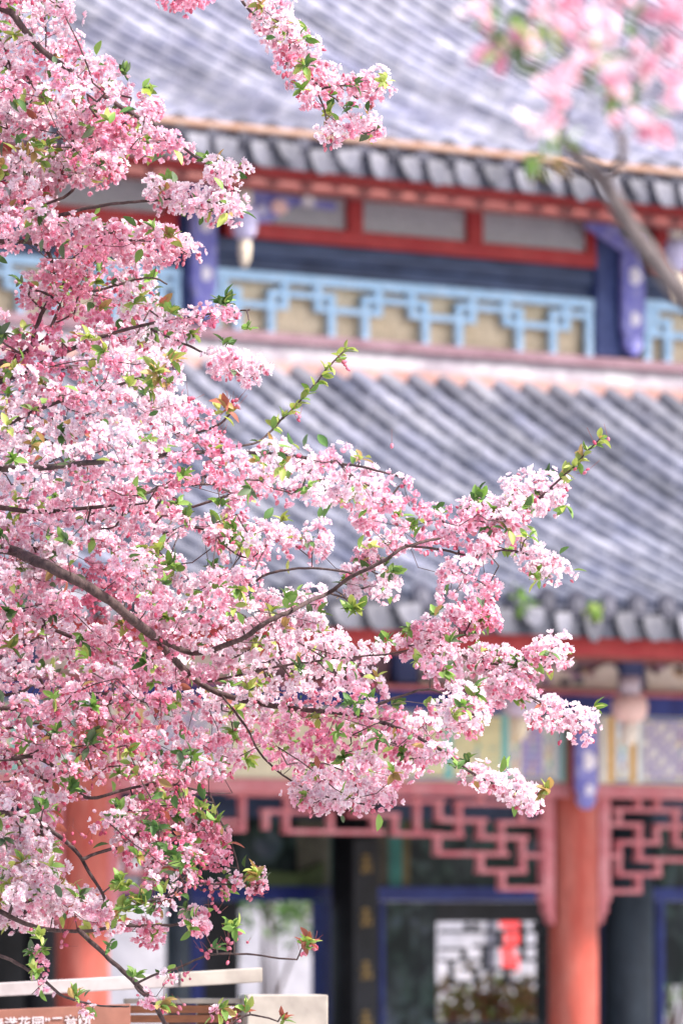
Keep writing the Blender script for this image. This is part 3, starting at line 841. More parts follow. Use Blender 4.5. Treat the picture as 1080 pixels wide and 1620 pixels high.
PXM = 18.0/F                                    # metres per photo pixel at the tree
# branch polylines: (px, py) list, depth start, depth end, radius start, radius end in photo pixels
LIMBS = [
    ([(-330, 60), (-150, -20), (0, 15), (30, 38), (65, 78), (110, 112), (165, 150), (215, 180), (260, 205), (310, 245), (350, 272), (365, 280)], 18.2, 17.9, 13, 1.5),
    ([(-330, 170), (-180, 90), (-40, 80), (50, 130), (104, 180), (112, 220), (117, 262), (112, 300), (60, 330), (30, 350)], 18.3, 18.3, 11, 1.6),
    ([(-330, 380), (-160, 330), (0, 330), (80, 345), (140, 330), (185, 322), (235, 318), (300, 315), (372, 328)], 18.3, 17.9, 9, 1.3),
    ([(-330, 420), (-180, 400), (-60, 385), (40, 385), (75, 402), (88, 440), (140, 400), (200, 380), (280, 385)], 18.3, 18.4, 9, 1.4),
    ([(-330, 640), (-120, 600), (30, 560), (53, 521), (72, 480), (93, 449), (150, 460), (230, 440), (265, 450)], 18.4, 18.5, 10, 1.4),
    ([(-330, 660), (-100, 640), (40, 590), (150, 540), (240, 515), (330, 500), (395, 490)], 18.3, 18.0, 10, 1.3),
    ([(-330, 760), (-100, 720), (60, 650), (150, 620), (240, 590), (275, 570)], 18.2, 17.7, 10, 1.5),
    ([(-330, 790), (-100, 755), (20, 742), (120, 735), (230, 720), (330, 712), (440, 716), (520, 728), (600, 745), (650, 760)], 17.9, 17.1, 11, 1.5),
    ([(-330, 830), (-80, 800), (60, 810), (180, 800), (260, 775), (340, 765)], 18.3, 18.3, 9, 1.5),
    ([(-330, 800, 18.3), (-100, 850, 18.4), (15, 872, 18.25), (50, 886, 17.9), (95, 905, 17.8), (150, 935, 17.8), (200, 970, 17.9), (240, 1004, 18.2)], 0, 0, 10.5, 7.5),
    ([(240, 1004, 18.2), (300, 1030, 18.35), (370, 1015, 18.0), (420, 985, 17.9), (480, 955, 17.95), (520, 935, 18.2), (560, 908, 17.9), (600, 890, 17.85), (640, 863, 17.85), (690, 850, 17.95), (740, 835, 17.9), (800, 815, 17.8), (850, 790, 17.75)], 0, 0, 5.2, 1.3),
    ([(640, 863), (700, 872), (750, 880), (800, 868), (840, 880), (870, 905)], 17.85, 17.8, 3, 1.2),
    ([(-330, 900), (-100, 960), (40, 985), (120, 1010), (190, 1040), (260, 1035)], 18.3, 18.5, 9, 2),
    ([(240, 1004, 18.25), (290, 1060, 18.55), (350, 1100, 18.6), (440, 1120, 18.5), (540, 1130, 18.3), (620, 1150, 18.15), (680, 1180, 18.0), (720, 1205, 17.9), (765, 1235, 17.8), (845, 1262, 17.75)], 0, 0, 6, 1.3),
    ([(350, 1100), (390, 1150), (410, 1190), (445, 1225), (490, 1250), (545, 1265), (600, 1275)], 18.6, 18.2, 3, 1.2),
    ([(330, 1080), (430, 1060), (520, 1045), (580, 1040), (640, 1032), (690, 1015), (735, 1005)], 18.5, 18.2, 3, 1.2),
    ([(560, 1130), (620, 1105), (670, 1090), (700, 1095), (745, 1118)], 17.9, 17.8, 3, 1.2),
    ([(690, 1015), (740, 1040), (790, 1050), (845, 1045), (885, 1032)], 18.2, 18.0, 2.4, 1.1),
    ([(740, 1040), (790, 1075), (840, 1105), (890, 1135), (935, 1150)], 18.15, 17.9, 2.2, 1.1),
    ([(-330, 1060), (-100, 1110), (25, 1125), (50, 1130), (95, 1118), (150, 1100), (230, 1110)], 18.2, 18.2, 9, 2),
    ([(-330, 1080), (-150, 1150), (0, 1195), (60, 1195), (120, 1235), (140, 1262), (200, 1250), (270, 1240), (330, 1255)], 18.3, 18.3, 9, 1.6),
    ([(-330, 1200), (-100, 1270), (40, 1290), (88, 1318), (120, 1345), (140, 1378), (160, 1410), (175, 1445), (215, 1462), (235, 1470)], 18.1, 18.0, 11, 1.6),
    ([(130, 1360), (165, 1348), (205, 1340), (250, 1330), (300, 1320), (330, 1310)], 18.0, 18.1, 4, 1.4),
    ([(-330, 1300), (-100, 1400), (0, 1440), (40, 1458), (80, 1468), (140, 1470), (190, 1462), (260, 1462), (320, 1455)], 17.9, 18.0, 9, 1.8),
    ([(122, 1470), (160, 1505), (200, 1545), (240, 1585), (270, 1630), (285, 1670)], 17.95, 17.8, 5.5, 4),
    ([(-330, 1380), (-100, 1480), (-10, 1505), (30, 1522), (75, 1550), (105, 1575), (150, 1590), (205, 1592)], 17.9, 17.9, 8, 1.3),
    ([(238, 1583), (215, 1560), (240, 1545), (280, 1532), (325, 1513), (380, 1507), (430, 1513), (470, 1518)], 17.85, 17.8, 3, 1.4),
    ([(175, 1445), (260, 1420), (310, 1400), (360, 1400), (405, 1392)], 18.0, 18.0, 2.5, 1.2),
    ([(330, 712), (400, 700), (430, 678), (480, 625), (520, 580), (547, 552)], 17.5, 17.6, 2.6, 1.3),
    ([(850, 790), (885, 757), (905, 737), (928, 712), (948, 694)], 17.8, 17.75, 2, 1.1),
    ([(-330, -200), (100, -260), (330, -80), (385, 2), (425, 42), (468, 95), (508, 140), (530, 158), (552, 185), (575, 212), (592, 205)], 18.2, 17.9, 8, 1.2),
    ([(508, 140), (560, 135), (600, 145)], 17.95, 17.9, 1.8, 1.1),
    ([(505, 150), (515, 180), (520, 205), (540, 208)], 17.95, 17.9, 1.6, 1),
    ([(240, 520), (300, 545), (350, 570), (410, 590)], 18.1, 17.9, 2.5, 1.2),
    ([(290, 835), (330, 842), (355, 862), (380, 880)], 18.3, 18.2, 2, 1.4),
    ([(400, 920), (425, 905), (470, 898), (520, 900), (560, 908)], 18.0, 17.95, 2, 1.8),
    ([(300, 690), (350, 670), (375, 640)], 17.7, 17.6, 2.5, 1.5),
    ([(285, 1670), (325, 1648), (365, 1622), (395, 1606), (440, 1616)], 17.8, 17.8, 2.5, 1.2),
    ([(-330, 40), (-420, -10), (-520, -20), (-620, -56)], 18.3, 18.0, 8, 1.5),
    ([(-330, 260), (-420, 225), (-520, 230), (-620, 212)], 18.3, 18.7, 8, 1.5),
    ([(-330, 480), (-420, 480), (-520, 520), (-620, 544)], 18.3, 18.0, 8, 1.5),
    ([(-330, 700), (-420, 670), (-520, 680), (-620, 668)], 18.2, 18.6, 8, 1.5),
    ([(-330, 900), (-420, 910), (-520, 960), (-620, 996)], 18.3, 18.0, 8, 1.5),
    ([(-330, 1120), (-420, 1115), (-520, 1150), (-620, 1168)], 18.3, 18.6, 8, 1.5),
    ([(-330, 1260), (-420, 1280), (-520, 1340), (-620, 1388)], 18.2, 18.0, 8, 1.5),
    ([(-330, -200), (-220, -260), (-80, -230), (80, -200), (200, -150)], 18.3, 18.4, 7, 1.5),
    ([(330, 1255), (345, 1290), (365, 1330), (380, 1390)], 18.2, 18.05, 2.2, 1.3),
]
def smooth_line(pts, step=9.0):
    P = np.array(pts, float)
    Q = [P[0]]
    for i in range(len(P)-1):
        p0, p1, p2, p3 = P[max(i-1, 0)], P[i], P[i+1], P[min(i+2, len(P)-1)]
        n = max(2, int(np.hypot(*(p2-p1)[:2]) / step))
        for k in range(1, n+1):
            t = k/n
            Q.append(.5*((2*p1) + (p2-p0)*t + (2*p0-5*p1+4*p2-p3)*t*t + (3*p1-p0-3*p2+p3)*t**3))
    return np.array(Q)

# silhouette of the blossom (photo pixels), holes where the pavilion shows through
POLYS = [
    ([(-150, -100), (116, -100), (114, 55), (143, 87), (178, 102), (193, 127), (233, 150), (264, 170), (258, 200), (282, 227), (308, 237), (318, 255), (298, 256), (262, 248), (235, 258), (205, 255), (178, 260), (150, 296), (120, 296), (92, 272), (62, 290), (78, 332), (95, 365), (98, 385), (70, 398), (40, 393), (0, 410), (-150, 410)], 1.0),
    ([(138, 378), (165, 360), (200, 357), (240, 355), (276, 368), (288, 385), (281, 403), (258, 425), (252, 465), (240, 475), (265, 495), (325, 490), (372, 478), (392, 495), (388, 508), (355, 508), (314, 517), (294, 550), (286, 590), (281, 630), (315, 645), (342, 668), (380, 698), (440, 698), (495, 712), (550, 722), (598, 742), (636, 752), (660, 792), (720, 806), (765, 798), (787, 800), (808, 782), (850, 768), (874, 770), (880, 790), (872, 808), (845, 820), (838, 858), (820, 862), (785, 878), (758, 900), (750, 945), (735, 965), (715, 955), (690, 970), (692, 1005), (655, 1000), (620, 1030), (600, 1048), (638, 1072), (674, 1097), (684, 1135), (714, 1193), (706, 1203), (685, 1215), (636, 1238), (602, 1265), (575, 1275), (540, 1262), (507, 1265), (482, 1238), (440, 1218), (405, 1192), (368, 1215), (338, 1235), (320, 1250), (200, 1262), (180, 1255), (150, 1255), (120, 1285), (85, 1320), (90, 1400), (84, 1450), (55, 1468), (20, 1472), (-150, 1480), (-150, 420), (18, 503), (65, 503), (74, 455), (62, 420), (92, 418)], 1.0),
    ([(192, 1275), (325, 1252), (326, 1335), (312, 1400), (258, 1462), (210, 1450), (216, 1385), (184, 1335)], .9),
    # the rest of the crown, round the trunk outside the picture
    ([(-150, -90), (-150, 1470), (-260, 1440), (-420, 1500), (-560, 1380), (-640, 1180), (-600, 1000), (-680, 780), (-640, 520), (-690, 300), (-600, 60), (-520, -120), (-360, -260), (-100, -330), (120, -300), (330, -240), (370, -130), (300, -40), (110, -105)], .55),
]
CAPS = [
    (832, 788, 872, 782, 26, -.18), (745, 812, 800, 806, 18, -.05), (470, 1258, 600, 1272, 12, 0), (250, 370, 285, 395, 16, 0), (20, 262, 55, 320, 20, 0), (95, 268, 165, 268, 16, 0), (60, 350, 90, 378, 16, 0), (10, 190, 60, 200, 14, 0), (120, 200, 190, 215, 18, 0), (130, 370, 200, 385, 20, 0), (690, 1000, 700, 1060, 10, 0), (205, 1280, 300, 1268, 12, .08), (335, 1320, 345, 1360, 10, .1),  # x0, y0, x1, y1, radius, pinkness shift
    (248, 305, 365, 328, 16, -.05), (335, 274, 362, 280, 13, -.12), (352, 575, 405, 588, 16, -.15), (47, 458, 62, 470, 12, -.2), (745, 1048, 790, 1050, 18, -.1), (798, 1085, 820, 1078, 20, -.08),
    (852, 1034, 882, 1034, 15, -.2), (860, 1125, 930, 1146, 18, -.2), (735, 1105, 745, 1140, 18, 0), (712, 1120, 716, 1140, 10, 0), (762, 1232, 832, 1258, 17, -.12), (412, 4, 450, 55, 20, 0), (462, 72, 500, 145, 22, -.15), (558, 140, 588, 135, 16, -.1),
    (572, 185, 592, 208, 10, 0), (528, 212, 545, 206, 7, 0), (272, -6, 312, -6, 8, 0), (842, 880, 872, 905, 12, 0), (362, 1398, 408, 1393, 13, .12), (45, 1345, 60, 1430, 38, -.15), (95, 1420, 175, 1460, 12, 0), (215, 1466, 235, 1482, 9, .2),
    (62, 1545, 72, 1568, 6, 0), (135, 1582, 140, 1602, 8, 0), (228, 1568, 252, 1596, 9, .05), (345, 1600, 360, 1612, 9, .05), (305, 1440, 310, 1465, 7, .05), (262, 1548, 272, 1552, 6, 0), (310, 1390, 345, 1405, 9, .05), (200, 1335, 225, 1325, 8, -.05),
    (650, 1015, 690, 1000, 12, .05), (690, 1060, 710, 1075, 10, 0), (728, 985, 760, 970, 14, 0), (765, 930, 770, 985, 9, 0), (170, 1300, 200, 1300, 5, .1), (130, 1420, 160, 1440, 6, .2), (55, 1495, 70, 1530, 4, .2),
]
HOLES = [(18, 450, 28, 44), (320, 795, 32, 17), (425, 806, 34, 14), (470, 814, 26, 14), (306, 872, 22, 28), (480, 905, 44, 15), (541, 848, 22, 42), (500, 905, 40, 14), (668, 890, 32, 18), (668, 930, 28, 22), (590, 985, 66, 27), (690, 968, 18, 14), (534, 955, 14, 9), (630, 1068, 26, 26), (642, 1100, 32, 14),
         (20, 216, 14, 10), (88, 212, 9, 8), (160, 226, 5, 9), (145, 320, 44, 12), (92, 250, 2, 4), (92, 1060, 13, 10), (192, 1268, 28, 17), (336, 1257, 15, 18), (165, 1280, 34, 30), (40, 322, 8, 4), (600, 1060, 10, 10), (655, 1050, 16, 12)]

def inside(P, poly):
    poly = np.array(poly, float); x, y = P[:, 0], P[:, 1]
    r = np.zeros(len(P), bool); j = len(poly)-1
    for i in range(len(poly)):
        xi, yi, xj, yj = *poly[i], *poly[j]
        r ^= ((yi > y) != (yj > y)) & (x < (xj-xi)*(y-yi)/(yj-yi+1e-12)+xi)
        j = i
    return r
def in_hole(P, grow=0.0):
    r = np.zeros(len(P), bool)
    for cx, cy, rx, ry in HOLES:
        r |= ((P[:, 0]-cx)/(rx+grow))**2 + ((P[:, 1]-cy)/(ry+grow))**2 < 1
    return r
def darts(cand, dmin, keep=None):
    cell = {}; out = []
    for i, (x, y) in enumerate(cand):
        k = (int(x//dmin), int(y//dmin)); ok = True
        for a in (-1, 0, 1):
            for b_ in (-1, 0, 1):
                for (xx, yy) in cell.get((k[0]+a, k[1]+b_), ()):
                    if (xx-x)**2 + (yy-y)**2 < dmin*dmin: ok = False
        if ok:
            cell.setdefault(k, []).append((x, y)); out.append(i)
    return cand[out]
blobs = np.array([(rng.uniform(-100, 950), rng.uniform(-60, 1500), rng.uniform(20, 55), rng.normal(0, 1)) for _ in range(420)])
def patch(P):
    d = (P[:, None, 0]-blobs[None, :, 0])**2 + (P[:, None, 1]-blobs[None, :, 1])**2
    return (np.exp(-d/(2*blobs[None, :, 2]**2)) * blobs[None, :, 3]).sum(1)
pts = []                                           # px, py, layer, pink shift, in sparse zone
for layer, (dmin, off) in enumerate(((38, -.36), (28, 0.0), (30, .38))):
    for poly, dens in POLYS:
        a = np.array(poly)
        n = int((a[:, 0].max()-a[:, 0].min())*(a[:, 1].max()-a[:, 1].min())/60)
        c = np.stack([rng.uniform(a[:, 0].min(), a[:, 0].max(), n), rng.uniform(a[:, 1].min(), min(1680, a[:, 1].max()), n)], 1)
        c = c[inside(c, poly) & ~in_hole(c, 17)]
        for ex, ey in ((11, 0), (8, 8), (0, 11), (-8, 8), (0, -9), (8, -7)):
            c = c[inside(c + np.array((ex, ey)), poly)]
        if layer != 1: c = c[patch(c)*(1 if layer == 0 else -1) > (-.1 if layer == 0 else -.5)]
        c = darts(c, dmin/math.sqrt(dens))
        pts += [(x, y, off, 0.0) for x, y in c]
for x0, y0, x1, y1, r, ps in CAPS:
    n = 400
    t = rng.random(n); a = rng.random(n)*6.28; q = np.sqrt(rng.random(n))*r
    c = np.stack([x0+(x1-x0)*t + q*np.cos(a), y0+(y1-y0)*t + q*np.sin(a)], 1)
    for k in range(2):
        for x, y in darts(c[k*200:(k+1)*200], 20): pts.append((x, y, 0.0 if k else rng.normal(0, .05), ps))
PTS = np.array(pts)
# nearest branch
limb_samples, limb_id, limb_depth = [], [], []
LINES = []
for k, (pl_, d0, d1, r0, r1) in enumerate(LIMBS):
    q = smooth_line(pl_); n = len(q)
    own_d = q[:, 2] if q.shape[1] == 3 else None
    q = q[:, :2]
    wob = np.cumsum(rng.normal(0, .7, (n, 2)), 0); wob -= np.linspace(0, 1, n)[:, None]*wob[-1]
    q = q + np.clip(wob, -3, 3)
    f = np.linspace(0, 1, n)
    dep = d0 + (d1-d0)*f if own_d is None else own_d; rad = (r0 if own_d is not None or len(pl_) < 6 else r0*.72) + (r1-r0*(1 if own_d is not None or len(pl_) < 6 else .72))*f
    LINES.append((q, dep, rad))
    limb_samples.append(q); limb_id.append(np.full(n, k)); limb_depth.append(dep)
LS, LI, LD = np.concatenate(limb_samples), np.concatenate(limb_id), np.concatenate(limb_depth)
dist = ((PTS[:, None, 0]-LS[None, :, 0])**2 + (PTS[:, None, 1]-LS[None, :, 1])**2)
near = dist.argmin(1)
own = LI[near]
dep = LD[near] + PTS[:, 2] + rng.normal(0, .10, len(PTS))
pn = patch(PTS[:, :2])
# these bare stretches of wood stand in front of the blossom behind them
BARE = [((50, 886), (150, 935), 26), ((150, 935), (236, 1000), 26), ((370, 1015), (480, 955), 18), ((540, 922), (660, 860), 18), ((88, 1318), (165, 1410), 20), ((53, 521), (93, 449), 16), ((40, 50), (95, 98), 12), ((30, 1458), (140, 1470), 14), ((430, 905), (520, 898), 12), ((20, 1195), (140, 1262), 10), ((430, 1215), (500, 1255), 12)]
for (x0, y0), (x1, y1), rr in BARE:
    ax, ay = x1-x0, y1-y0
    tt = np.clip(((PTS[:, 0]-x0)*ax + (PTS[:, 1]-y0)*ay)/(ax*ax+ay*ay), 0, 1)
    dd_ = np.hypot(PTS[:, 0]-x0-tt*ax, PTS[:, 1]-y0-tt*ay)
    m_ = dd_ < rr + 10
    dep[m_] = np.maximum(dep[m_], 18.2 + .06*dd_[m_]/rr)
    BAREM = m_ if (x0, y0) == (50, 886) else BAREM | m_
WHITE = [(430, 712, 90, 40, .30), (850, 772, 60, 35, .28), (905, 1130, 60, 30, .2), (200, 680, 90, 45, .18), (560, 1010, 90, 40, .15), (490, 120, 40, 50, .2), (350, 270, 60, 30, .15), (90, 700, 60, 30, .15), (140, 560, 50, 40, .16), (60, 1350, 50, 35, .18), (240, 640, 80, 30, .2), (680, 790, 60, 30, .15), (540, 1080, 110, 50, .12)]
PINKS = [(120, 470, 130, 80, .22), (60, 620, 60, 60, .15), (250, 790, 90, 40, .12), (170, 1180, 200, 90, .14), (300, 1150, 100, 60, .12), (60, 60, 90, 60, .12), (640, 960, 90, 40, .08), (430, 1150, 90, 50, .06)]
BUDS = [(170, 1190, 190, 110, .38), (270, 1330, 90, 110, .45), (130, 480, 130, 70, .30), (60, 300, 90, 60, .22), (300, 1560, 260, 70, .5), (40, 620, 60, 60, .2), (380, 1400, 50, 30, .5)]
LEAFZ = [(270, 1320, 100, 130, .9), (170, 1180, 190, 90, .45), (80, 220, 110, 90, .6), (380, 850, 60, 60, .7), (560, 960, 70, 50, .4), (250, 580, 60, 50, .5), (300, 1560, 260, 70, .6), (120, 470, 120, 60, .25)]
def gs(P, L):
    v = np.zeros(len(P))
    for cx, cy, sx_, sy_, a in L: v = v + a*np.exp(-((P[:, 0]-cx)/sx_)**2 - ((P[:, 1]-cy)/sy_)**2)
    return v
pink = np.clip(.20 + .13*pn - 1.25*gs(PTS, WHITE) + gs(PTS, PINKS) + PTS[:, 3], .02, .85)
budf = np.clip(.10 + .06*pn + gs(PTS, BUDS), .02, .8)
leaff = np.clip(.5 - .15*pn + gs(PTS, LEAFZ), .05, 2)

SPRAYS = [  # leafy shoots: px, py, count, spread px, palette, limb
    (250, 590, 12, 22, (2, 2, 1, 3)), (235, 612, 7, 14, (2, 1)), (270, 570, 7, 14, (1, 2, 3)), (75, 165, 6, 20, (1, 2)), (75, 230, 7, 16, (2, 1)), (45, 245, 7, 14, (2, 3)), (265, 375, 8, 18, (2, 3, 3)), (25, 585, 7, 20, (2, 3)), (360, 650, 9, 20, (3, 4, 2)), (250, 875, 8, 18, (2, 1)), (265, 895, 6, 14, (0, 1)),
    (370, 850, 12, 24, (1, 0, 1)), (385, 865, 8, 14, (1, 2)), (350, 800, 5, 14, (1, 0)), (560, 965, 12, 18, (2, 1, 1)), (505, 1000, 7, 14, (2, 2)), (560, 1115, 8, 14, (0, 1)), (730, 1118, 8, 11, (0, 1, 1)), (715, 1130, 4, 10, (2,)), (865, 1252, 9, 13, (2, 2, 3)), (720, 1215, 5, 11, (0, 1)), (610, 130, 6, 9, (2, 2)),
    (485, 105, 4, 8, (1, 0)), (555, 168, 4, 8, (0,)), (560, 135, 4, 8, (0,)), (485, 1495, 14, 14, (1, 1, 4, 2)), (370, 1470, 10, 15, (2, 1, 1)), (405, 1385, 8, 14, (1, 2, 3)), (195, 1400, 14, 24, (1, 1, 2)), (225, 1430, 14, 24, (1, 0, 3, 2)), (200, 1440, 8, 18, (2, 1)), (265, 1350, 10, 22, (0, 0, 1)), (250, 1310, 8, 18, (0, 5)), (320, 1280, 8, 18, (2, 1)), (290, 1370, 6, 16, (0, 1)), (70, 1280, 6, 18, (1, 0)), (110, 1250, 6, 14, (0, 1)), (140, 1180, 6, 14, (0, 5)),
    (300, 1200, 8, 30, (0, 5, 1)), (55, 1535, 8, 12, (1, 2)), (120, 1575, 8, 12, (1, 3)), (215, 1545, 7, 10, (0, 1)), (255, 1590, 8, 14, (1, 3, 2)), (340, 1500, 4, 8, (0,)), (390, 1600, 8, 14, (1, 2, 4)), (450, 1612, 6, 10, (2, 1, 4)), (60, 1480, 6, 12, (2, 1)), (175, 1500, 5, 10, (0,)), (370, 965, 4, 12, (1, 2)), (455, 960, 5, 14, (1,)), (700, 1050, 4, 8, (1, 5)), (755, 788, 7, 14, (0, 1)), (690, 810, 4, 10, (0,)), (800, 840, 5, 12, (3, 0, 2)), (835, 850, 4, 10, (1, 2)), (410, 730, 4, 10, (3, 1)), (570, 725, 5, 12, (2, 3)), (355, 480, 9, 14, (1, 0, 2)), (395, 520, 4, 8, (1,)), (130, 1010, 5, 14, (1, 0)),
]
blooms = {k: Bloom() for k in range(len(LIMBS))}
twigs = {k: [] for k in range(len(LIMBS))}
for k in range(len(LIMBS)):
    q, dp, rad = LINES[k]
    base3 = np.array([T(x, y, d) for (x, y), d in zip(q, dp)])
    idx = np.where(own == k)[0]
    B = blooms[k]
    if len(idx):
        C3 = np.array([T(PTS[i, 0], PTS[i, 1], dep[i]) for i in idx])
        nodes_ = [tuple(p) for p in base3]
        vis = base3.copy()
        dmat = ((C3[:, None]-vis[None])**2).sum(2)
        bd, bp = dmat.min(1), dmat.argmin(1)
        done = np.zeros(len(idx), bool); par = {}
        for _ in range(len(idx)):
            j = np.where(done, 1e9, bd).argmin()
            done[j] = True
            me_ = len(nodes_); nodes_.append(tuple(C3[j])); par[me_] = int(bp[j])
            d2 = ((C3-C3[j])**2).sum(1)*1.15
            up = d2 < bd
            bd = np.where(up, d2, bd); bp = np.where(up, me_, bp)
        cnt = {}
        for n_ in range(len(nodes_)-1, len(base3)-1, -1):
            cnt[n_] = cnt.get(n_, 0)+1
            p_ = par[n_]
            if p_ >= len(base3): cnt[p_] = cnt.get(p_, 0)+cnt[n_]
        for n_, p_ in par.items():
            a, c = np.array(nodes_[p_]), np.array(nodes_[n_])
            r = min(.0009*cnt[n_]**.42, .0036)
            ln = np.linalg.norm(c-a)
            mid = (a+c)/2 + rng.normal(0, .08, 3)*ln + np.array((0, 0, -.06*ln))
            twigs[k].append(([a, mid, c], [r*1.15, r, r*.8]))
        for i, c in zip(idx, C3):
            nf = 17 + int(rng.integers(0, 12))
            sparse = PTS[i, 1] > 1490
            if sparse: nf = 4
            if own[i] in (26, 27): nf = 7
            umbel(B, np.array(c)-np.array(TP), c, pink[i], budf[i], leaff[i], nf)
for px, py, n, sp, pal in SPRAYS:
    d2 = (LS[:, 0]-px)**2 + (LS[:, 1]-py)**2
    j = d2.argmin(); k = LI[j]
    dd = LD[j] - .28
    base = np.array(loc(T(px, py, dd))) 
    root = np.array(loc(T(LS[j, 0], LS[j, 1], LD[j])))
    main = unit(np.array((LS[j, 0]*0 + rng.normal(0, .3), rng.normal(0, .3)-.3, .7)))
    twigs[k].append(([root+np.array(TP), (root+base)/2+np.array(TP)+np.array((0, 0, .01)), base+np.array(TP)], [.0022, .0018, .0014]))
    for _ in range(int(n*1.7)):
        d = unit(rand_dir() + .7*main)
        o_ = base + rng.normal(0, .4, 3)*sp*PXM*.6
        blooms[k].leaf(o_, d, rng.uniform(.026, .042)*(1 if sp > 12 else .8), rng.choice(pal))
# buds on the bare shoot ends
for px, py, n in ((492, 1497, 9), (372, 1488, 8), (352, 1505, 4), (325, 1505, 6), (300, 1540, 4), (100, 1490, 6), (275, 1590, 6), (400, 1410, 12), (230, 1478, 10), (340, 1435, 5), (312, 1398, 4), (195, 1290, 6), (140, 1325, 5), (108, 1330, 5), (950, 705, 2), (920, 745, 3), (545, 575, 3), (470, 650, 3), (300, 640, 6), (370, 640, 10), (610, 700, 1), (350, 690, 8)):
    d2 = (LS[:, 0]-px)**2 + (LS[:, 1]-py)**2; j = d2.argmin(); k = LI[j]
    for _ in range(n):
        b3 = np.array(loc(T(px + rng.normal(0, 9), py + rng.normal(0, 8), LD[j]-.05)))
        ax = unit(rand_dir() + np.array((0, 0, -.6)))
        blooms[k].bud(b3, ax, rng.uniform(.0055, .0085), rng.uniform(.2, 1))
        blooms[k].stalk(b3 - ax*.006, b3 - ax*.03 + np.array((0, 0, .01)))
# leaves along the two leafy shoots
for k in (28, 29):
    q, dp, rad = LINES[k]
    m = len(q)
    for t in range(m):
        x, y = q[t]
        if (k == 28 and x < 425) or (k == 29 and x < 880): continue
        for _ in range(3 if k == 28 else 4):
            tang = np.array(T(*q[min(t+1, m-1)], dp[t]) - T(*q[max(t-1, 0)], dp[t])); tang = unit(tang)
            blooms[k].leaf(np.array(loc(T(x, y, dp[t]))), unit(rand_dir() + .8*tang), rng.uniform(.018, .036), rng.choice([1, 1, 2, 2] if k == 28 else [2, 2, 1, 3]))

for k in range(len(LIMBS)):
    q, dp, rad = LINES[k]
    b = MB()
    b.tube([loc(T(x, y, d)) for (x, y), d in zip(q, dp)], [max(.0012, r*PXM*rng.uniform(.92, 1.08)) for r in rad], 8)
    for path, rr in twigs[k]:
        b.tube([loc(Vector(p)) for p in path], list(rr), 5)
    o = b.build('branch', M['bark'], tree, True)
    blooms[k].build(o)
# trunk outside the frame carries every branch
b = MB()
tp = [Vector((0, 0, 0)), Vector((.02, .0, .5)), loc(T(-345, 1500, 18.25)), loc(T(-330, 1200, 18.2)), loc(T(-338, 800, 18.25)), loc(T(-325, 400, 18.3)), loc(T(-332, 60, 18.25)), loc(T(-330, -200, 18.2))]
b.tube(tp, [.11, .085, .075, .07, .06, .045, .03, .02], 14)
b.build('trunk', M['bark'], tree, True)

# ------------------------------------------------------------------ the nearer tree, upper right, out of focus
ND = 9.2
near_t = empty('crabapple_tree', T(1500, 1440, ND)); near_t.location.z = 0
tag(near_t, 'blurred nearer crabapple branch with large pale pink blossoms in the upper right corner', 'tree')
NP = Vector(near_t.location)
nb = MB()
def ntube(px, r0, r1, d=ND):
    q = smooth_line(px, 14); n = len(q)
    nb.tube([T(x, y, d) - NP for x, y in q], [(r0+(r1-r0)*i/(n-1))*ND/F for i in range(n)], 9)
nb.tube([Vector((0, 0, 0)), T(1490, 1400, ND)-NP, T(1480, 900, ND)-NP, T(1400, 740, ND)-NP], [.10, .08, .06, .045], 14)
nb.build('trunk', M['nearbark'], near_t, True)
nb = MB()
ntube([(1400, 740), (1220, 610), (1090, 480), (1040, 418), (1000, 365), (972, 318), (955, 288), (925, 258), (905, 243)], 24, 13)
ntube([(968, 312), (960, 285), (978, 262), (985, 230), (960, 170), (975, 120), (1000, 80), (1010, 20), (1015, -40)], 8, 3)
ntube([(905, 243), (885, 215), (890, 175), (880, 120), (900, 90), (880, 50), (860, 10)], 7, 3)
ntube([(880, 120), (840, 100), (800, 80), (760, 30)], 4, 2)
ntube([(1090, 480), (1150, 300), (1120, 150), (1070, 80), (1040, 20)], 9, 3)
ntube([(975, 120), (1010, 150), (1040, 145), (1075, 150)], 3, 2)
ntube([(890, 175), (860, 195), (830, 208)], 3, 2)
ntube([(985, 230), (1000, 205), (1030, 205)], 3, 2)
nbr = nb.build('branch', M['nearbark'], near_t, True)
NB = Bloom()
NFL = [(742, 15), (752, 30), (765, 62), (778, 80), (800, 72), (830, 80), (820, 62), (878, 45), (888, 62), (872, 30), (915, 50), (930, 30), (945, 38), (938, 55), (975, 48), (985, 60), (968, 62), (995, 85), (1000, 40), (1025, 30), (1050, 12), (1010, 8), (1072, 20), (1060, 40), (1050, 75), (1066, 145), (1055, 138), (1078, 158), (875, 142), (862, 150), (885, 132), (868, 162), (830, 208), (822, 200), (858, 197), (862, 208), (915, 100), (925, 108), (975, 130), (985, 118), (1005, 120), (1012, 95), (965, 142), (1000, 205), (995, 198), (1025, 205), (1030, 222), (960, 20), (1085, 60), (905, 15), (840, 12), (1035, 48), (985, 8), (960, 5), (1005, 12), (1040, 2), (775, 95), (1090, 100), (945, 80), (1085, -10)]
for x, y in [q for i, q in enumerate(NFL) if not (q[1] < 62 and i % 3 == 0)]:
    c = np.array(T(x, y, ND + rng.normal(0, .12)) - NP)
    for _ in range(3 if rng.random() < .15 else 2):
        d = unit(rand_dir() + .5*SUNV)
        NB.flower(c + d*.008, unit(d + .4*SUNV), rng.uniform(.018, .022), float(np.clip(.26 + rng.normal(0, .16), 0, .7)))
for x, y in ((1028, 212), (925, 100), (990, 130), (895, 40), (850, 20), (975, 148), (1015, 110)):
    for _ in range(2): NB.bud(np.array(T(x+rng.normal(0, 10), y+rng.normal(0, 8), ND)-NP), rand_dir(), rng.uniform(.007, .010), rng.uniform(0, .6))
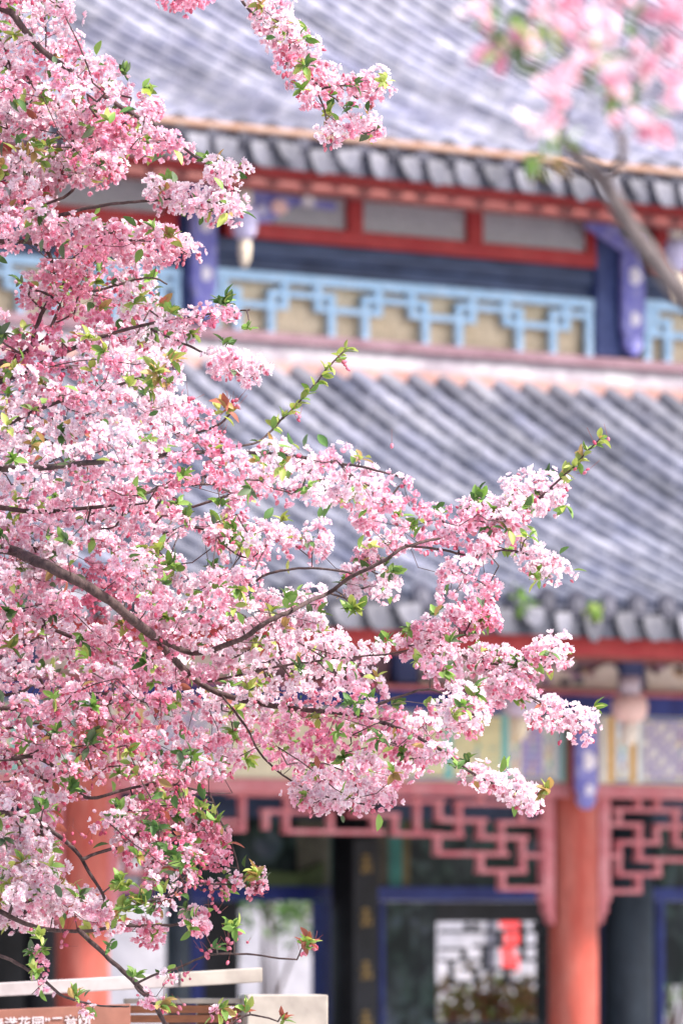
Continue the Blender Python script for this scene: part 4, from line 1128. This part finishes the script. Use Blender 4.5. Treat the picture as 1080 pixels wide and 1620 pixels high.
for x, y, n, kind in ((788, 32, 5, 1), (800, 92, 3, 2), (870, 65, 5, 2), (862, 75, 4, 1), (940, 70, 5, 2), (910, 28, 4, 2), (815, 110, 4, 5), (770, 8, 4, 5), (880, 245, 4, 1), (985, 165, 5, 1), (1000, 150, 4, 5), (850, 30, 4, 5), (865, 270, 5, 3), (845, 262, 4, 1), (935, 140, 3, 5), (1010, 160, 4, 0), (1045, 90, 4, 5), (960, 95, 4, 1), (800, 40, 4, 5), (990, 30, 4, 5), (890, 235, 3, 1)):
    for _ in range(n):
        NB.leaf(np.array(T(x+rng.normal(0, 9), y+rng.normal(0, 9), ND+rng.normal(0, .05))-NP), unit(rand_dir()+np.array((0, 0, .3))), rng.uniform(.024, .038), kind)
NB.build(nbr)

# weeds on the lower eave
for x, y, lab in ((820, 950, 'darker green weed tuft growing between the eave tiles, nearest the blossom'), (934, 968, 'yellow green weed tuft growing on the eave tiles right of the blossom tips')):
    n = NE + .02
    p = world_at(x, y+12, n)
    e = empty('roof_weed', p); tag(e, lab, 'weed', 'weeds on the eave tiles')
    B = Bloom()
    for _ in range(46):
        d = unit(rand_dir() + np.array((0, 0, 1.1)))
        B.leaf(rng.normal(0, .03, 3), d, rng.uniform(.05, .12), rng.choice([1, 2] if x > 900 else [0, 1]))
    B.build(e)

# courtyard shrubs between the pavilion and the white wall
for px, py, n, rw, rh, pal, lab in ((435, 1425, -13.5, .75, .42, (0, 0, 5), 'dark green courtyard shrub seen through the doorway beside the left column'),
                              (775, 1590, -7.0, .60, .09, (3, 3, 2, 4, 3), 'low orange flowered shrub under the lattice window'),
                              (1062, 1470, -13.0, .5, .8, (5, 0, 5), 'grey green courtyard shrub seen right of the slate blue column')):
    c = world_at(px, py, n)
    e = empty('courtyard_shrub', (c.x, c.y, 0)); tag(e, lab, 'shrub', 'shrubs in the courtyard')
    b = MB()
    for k in range(5):
        b.tube([(0, 0, 0), (rng.normal(0, .06), rng.normal(0, .06), c.z*.5), (rng.normal(0, rw*.5), rng.normal(0, rw*.5), c.z)], [.03, .022, .008], 6)
    b.build('stem', M['bark'], e, True)
    B = Bloom()
    cl = [np.array((rng.normal(0, rw*.55), rng.normal(0, rw*.4), c.z + rng.normal(0, rh*.45))) for _ in range(26)]
    for q in cl:
        for _ in range(30):
            B.leaf(q + rng.normal(0, .10, 3), unit(rand_dir() + np.array((0, 0, .2))), rng.uniform(.07, .13), rng.choice(pal))
    B.build(e)
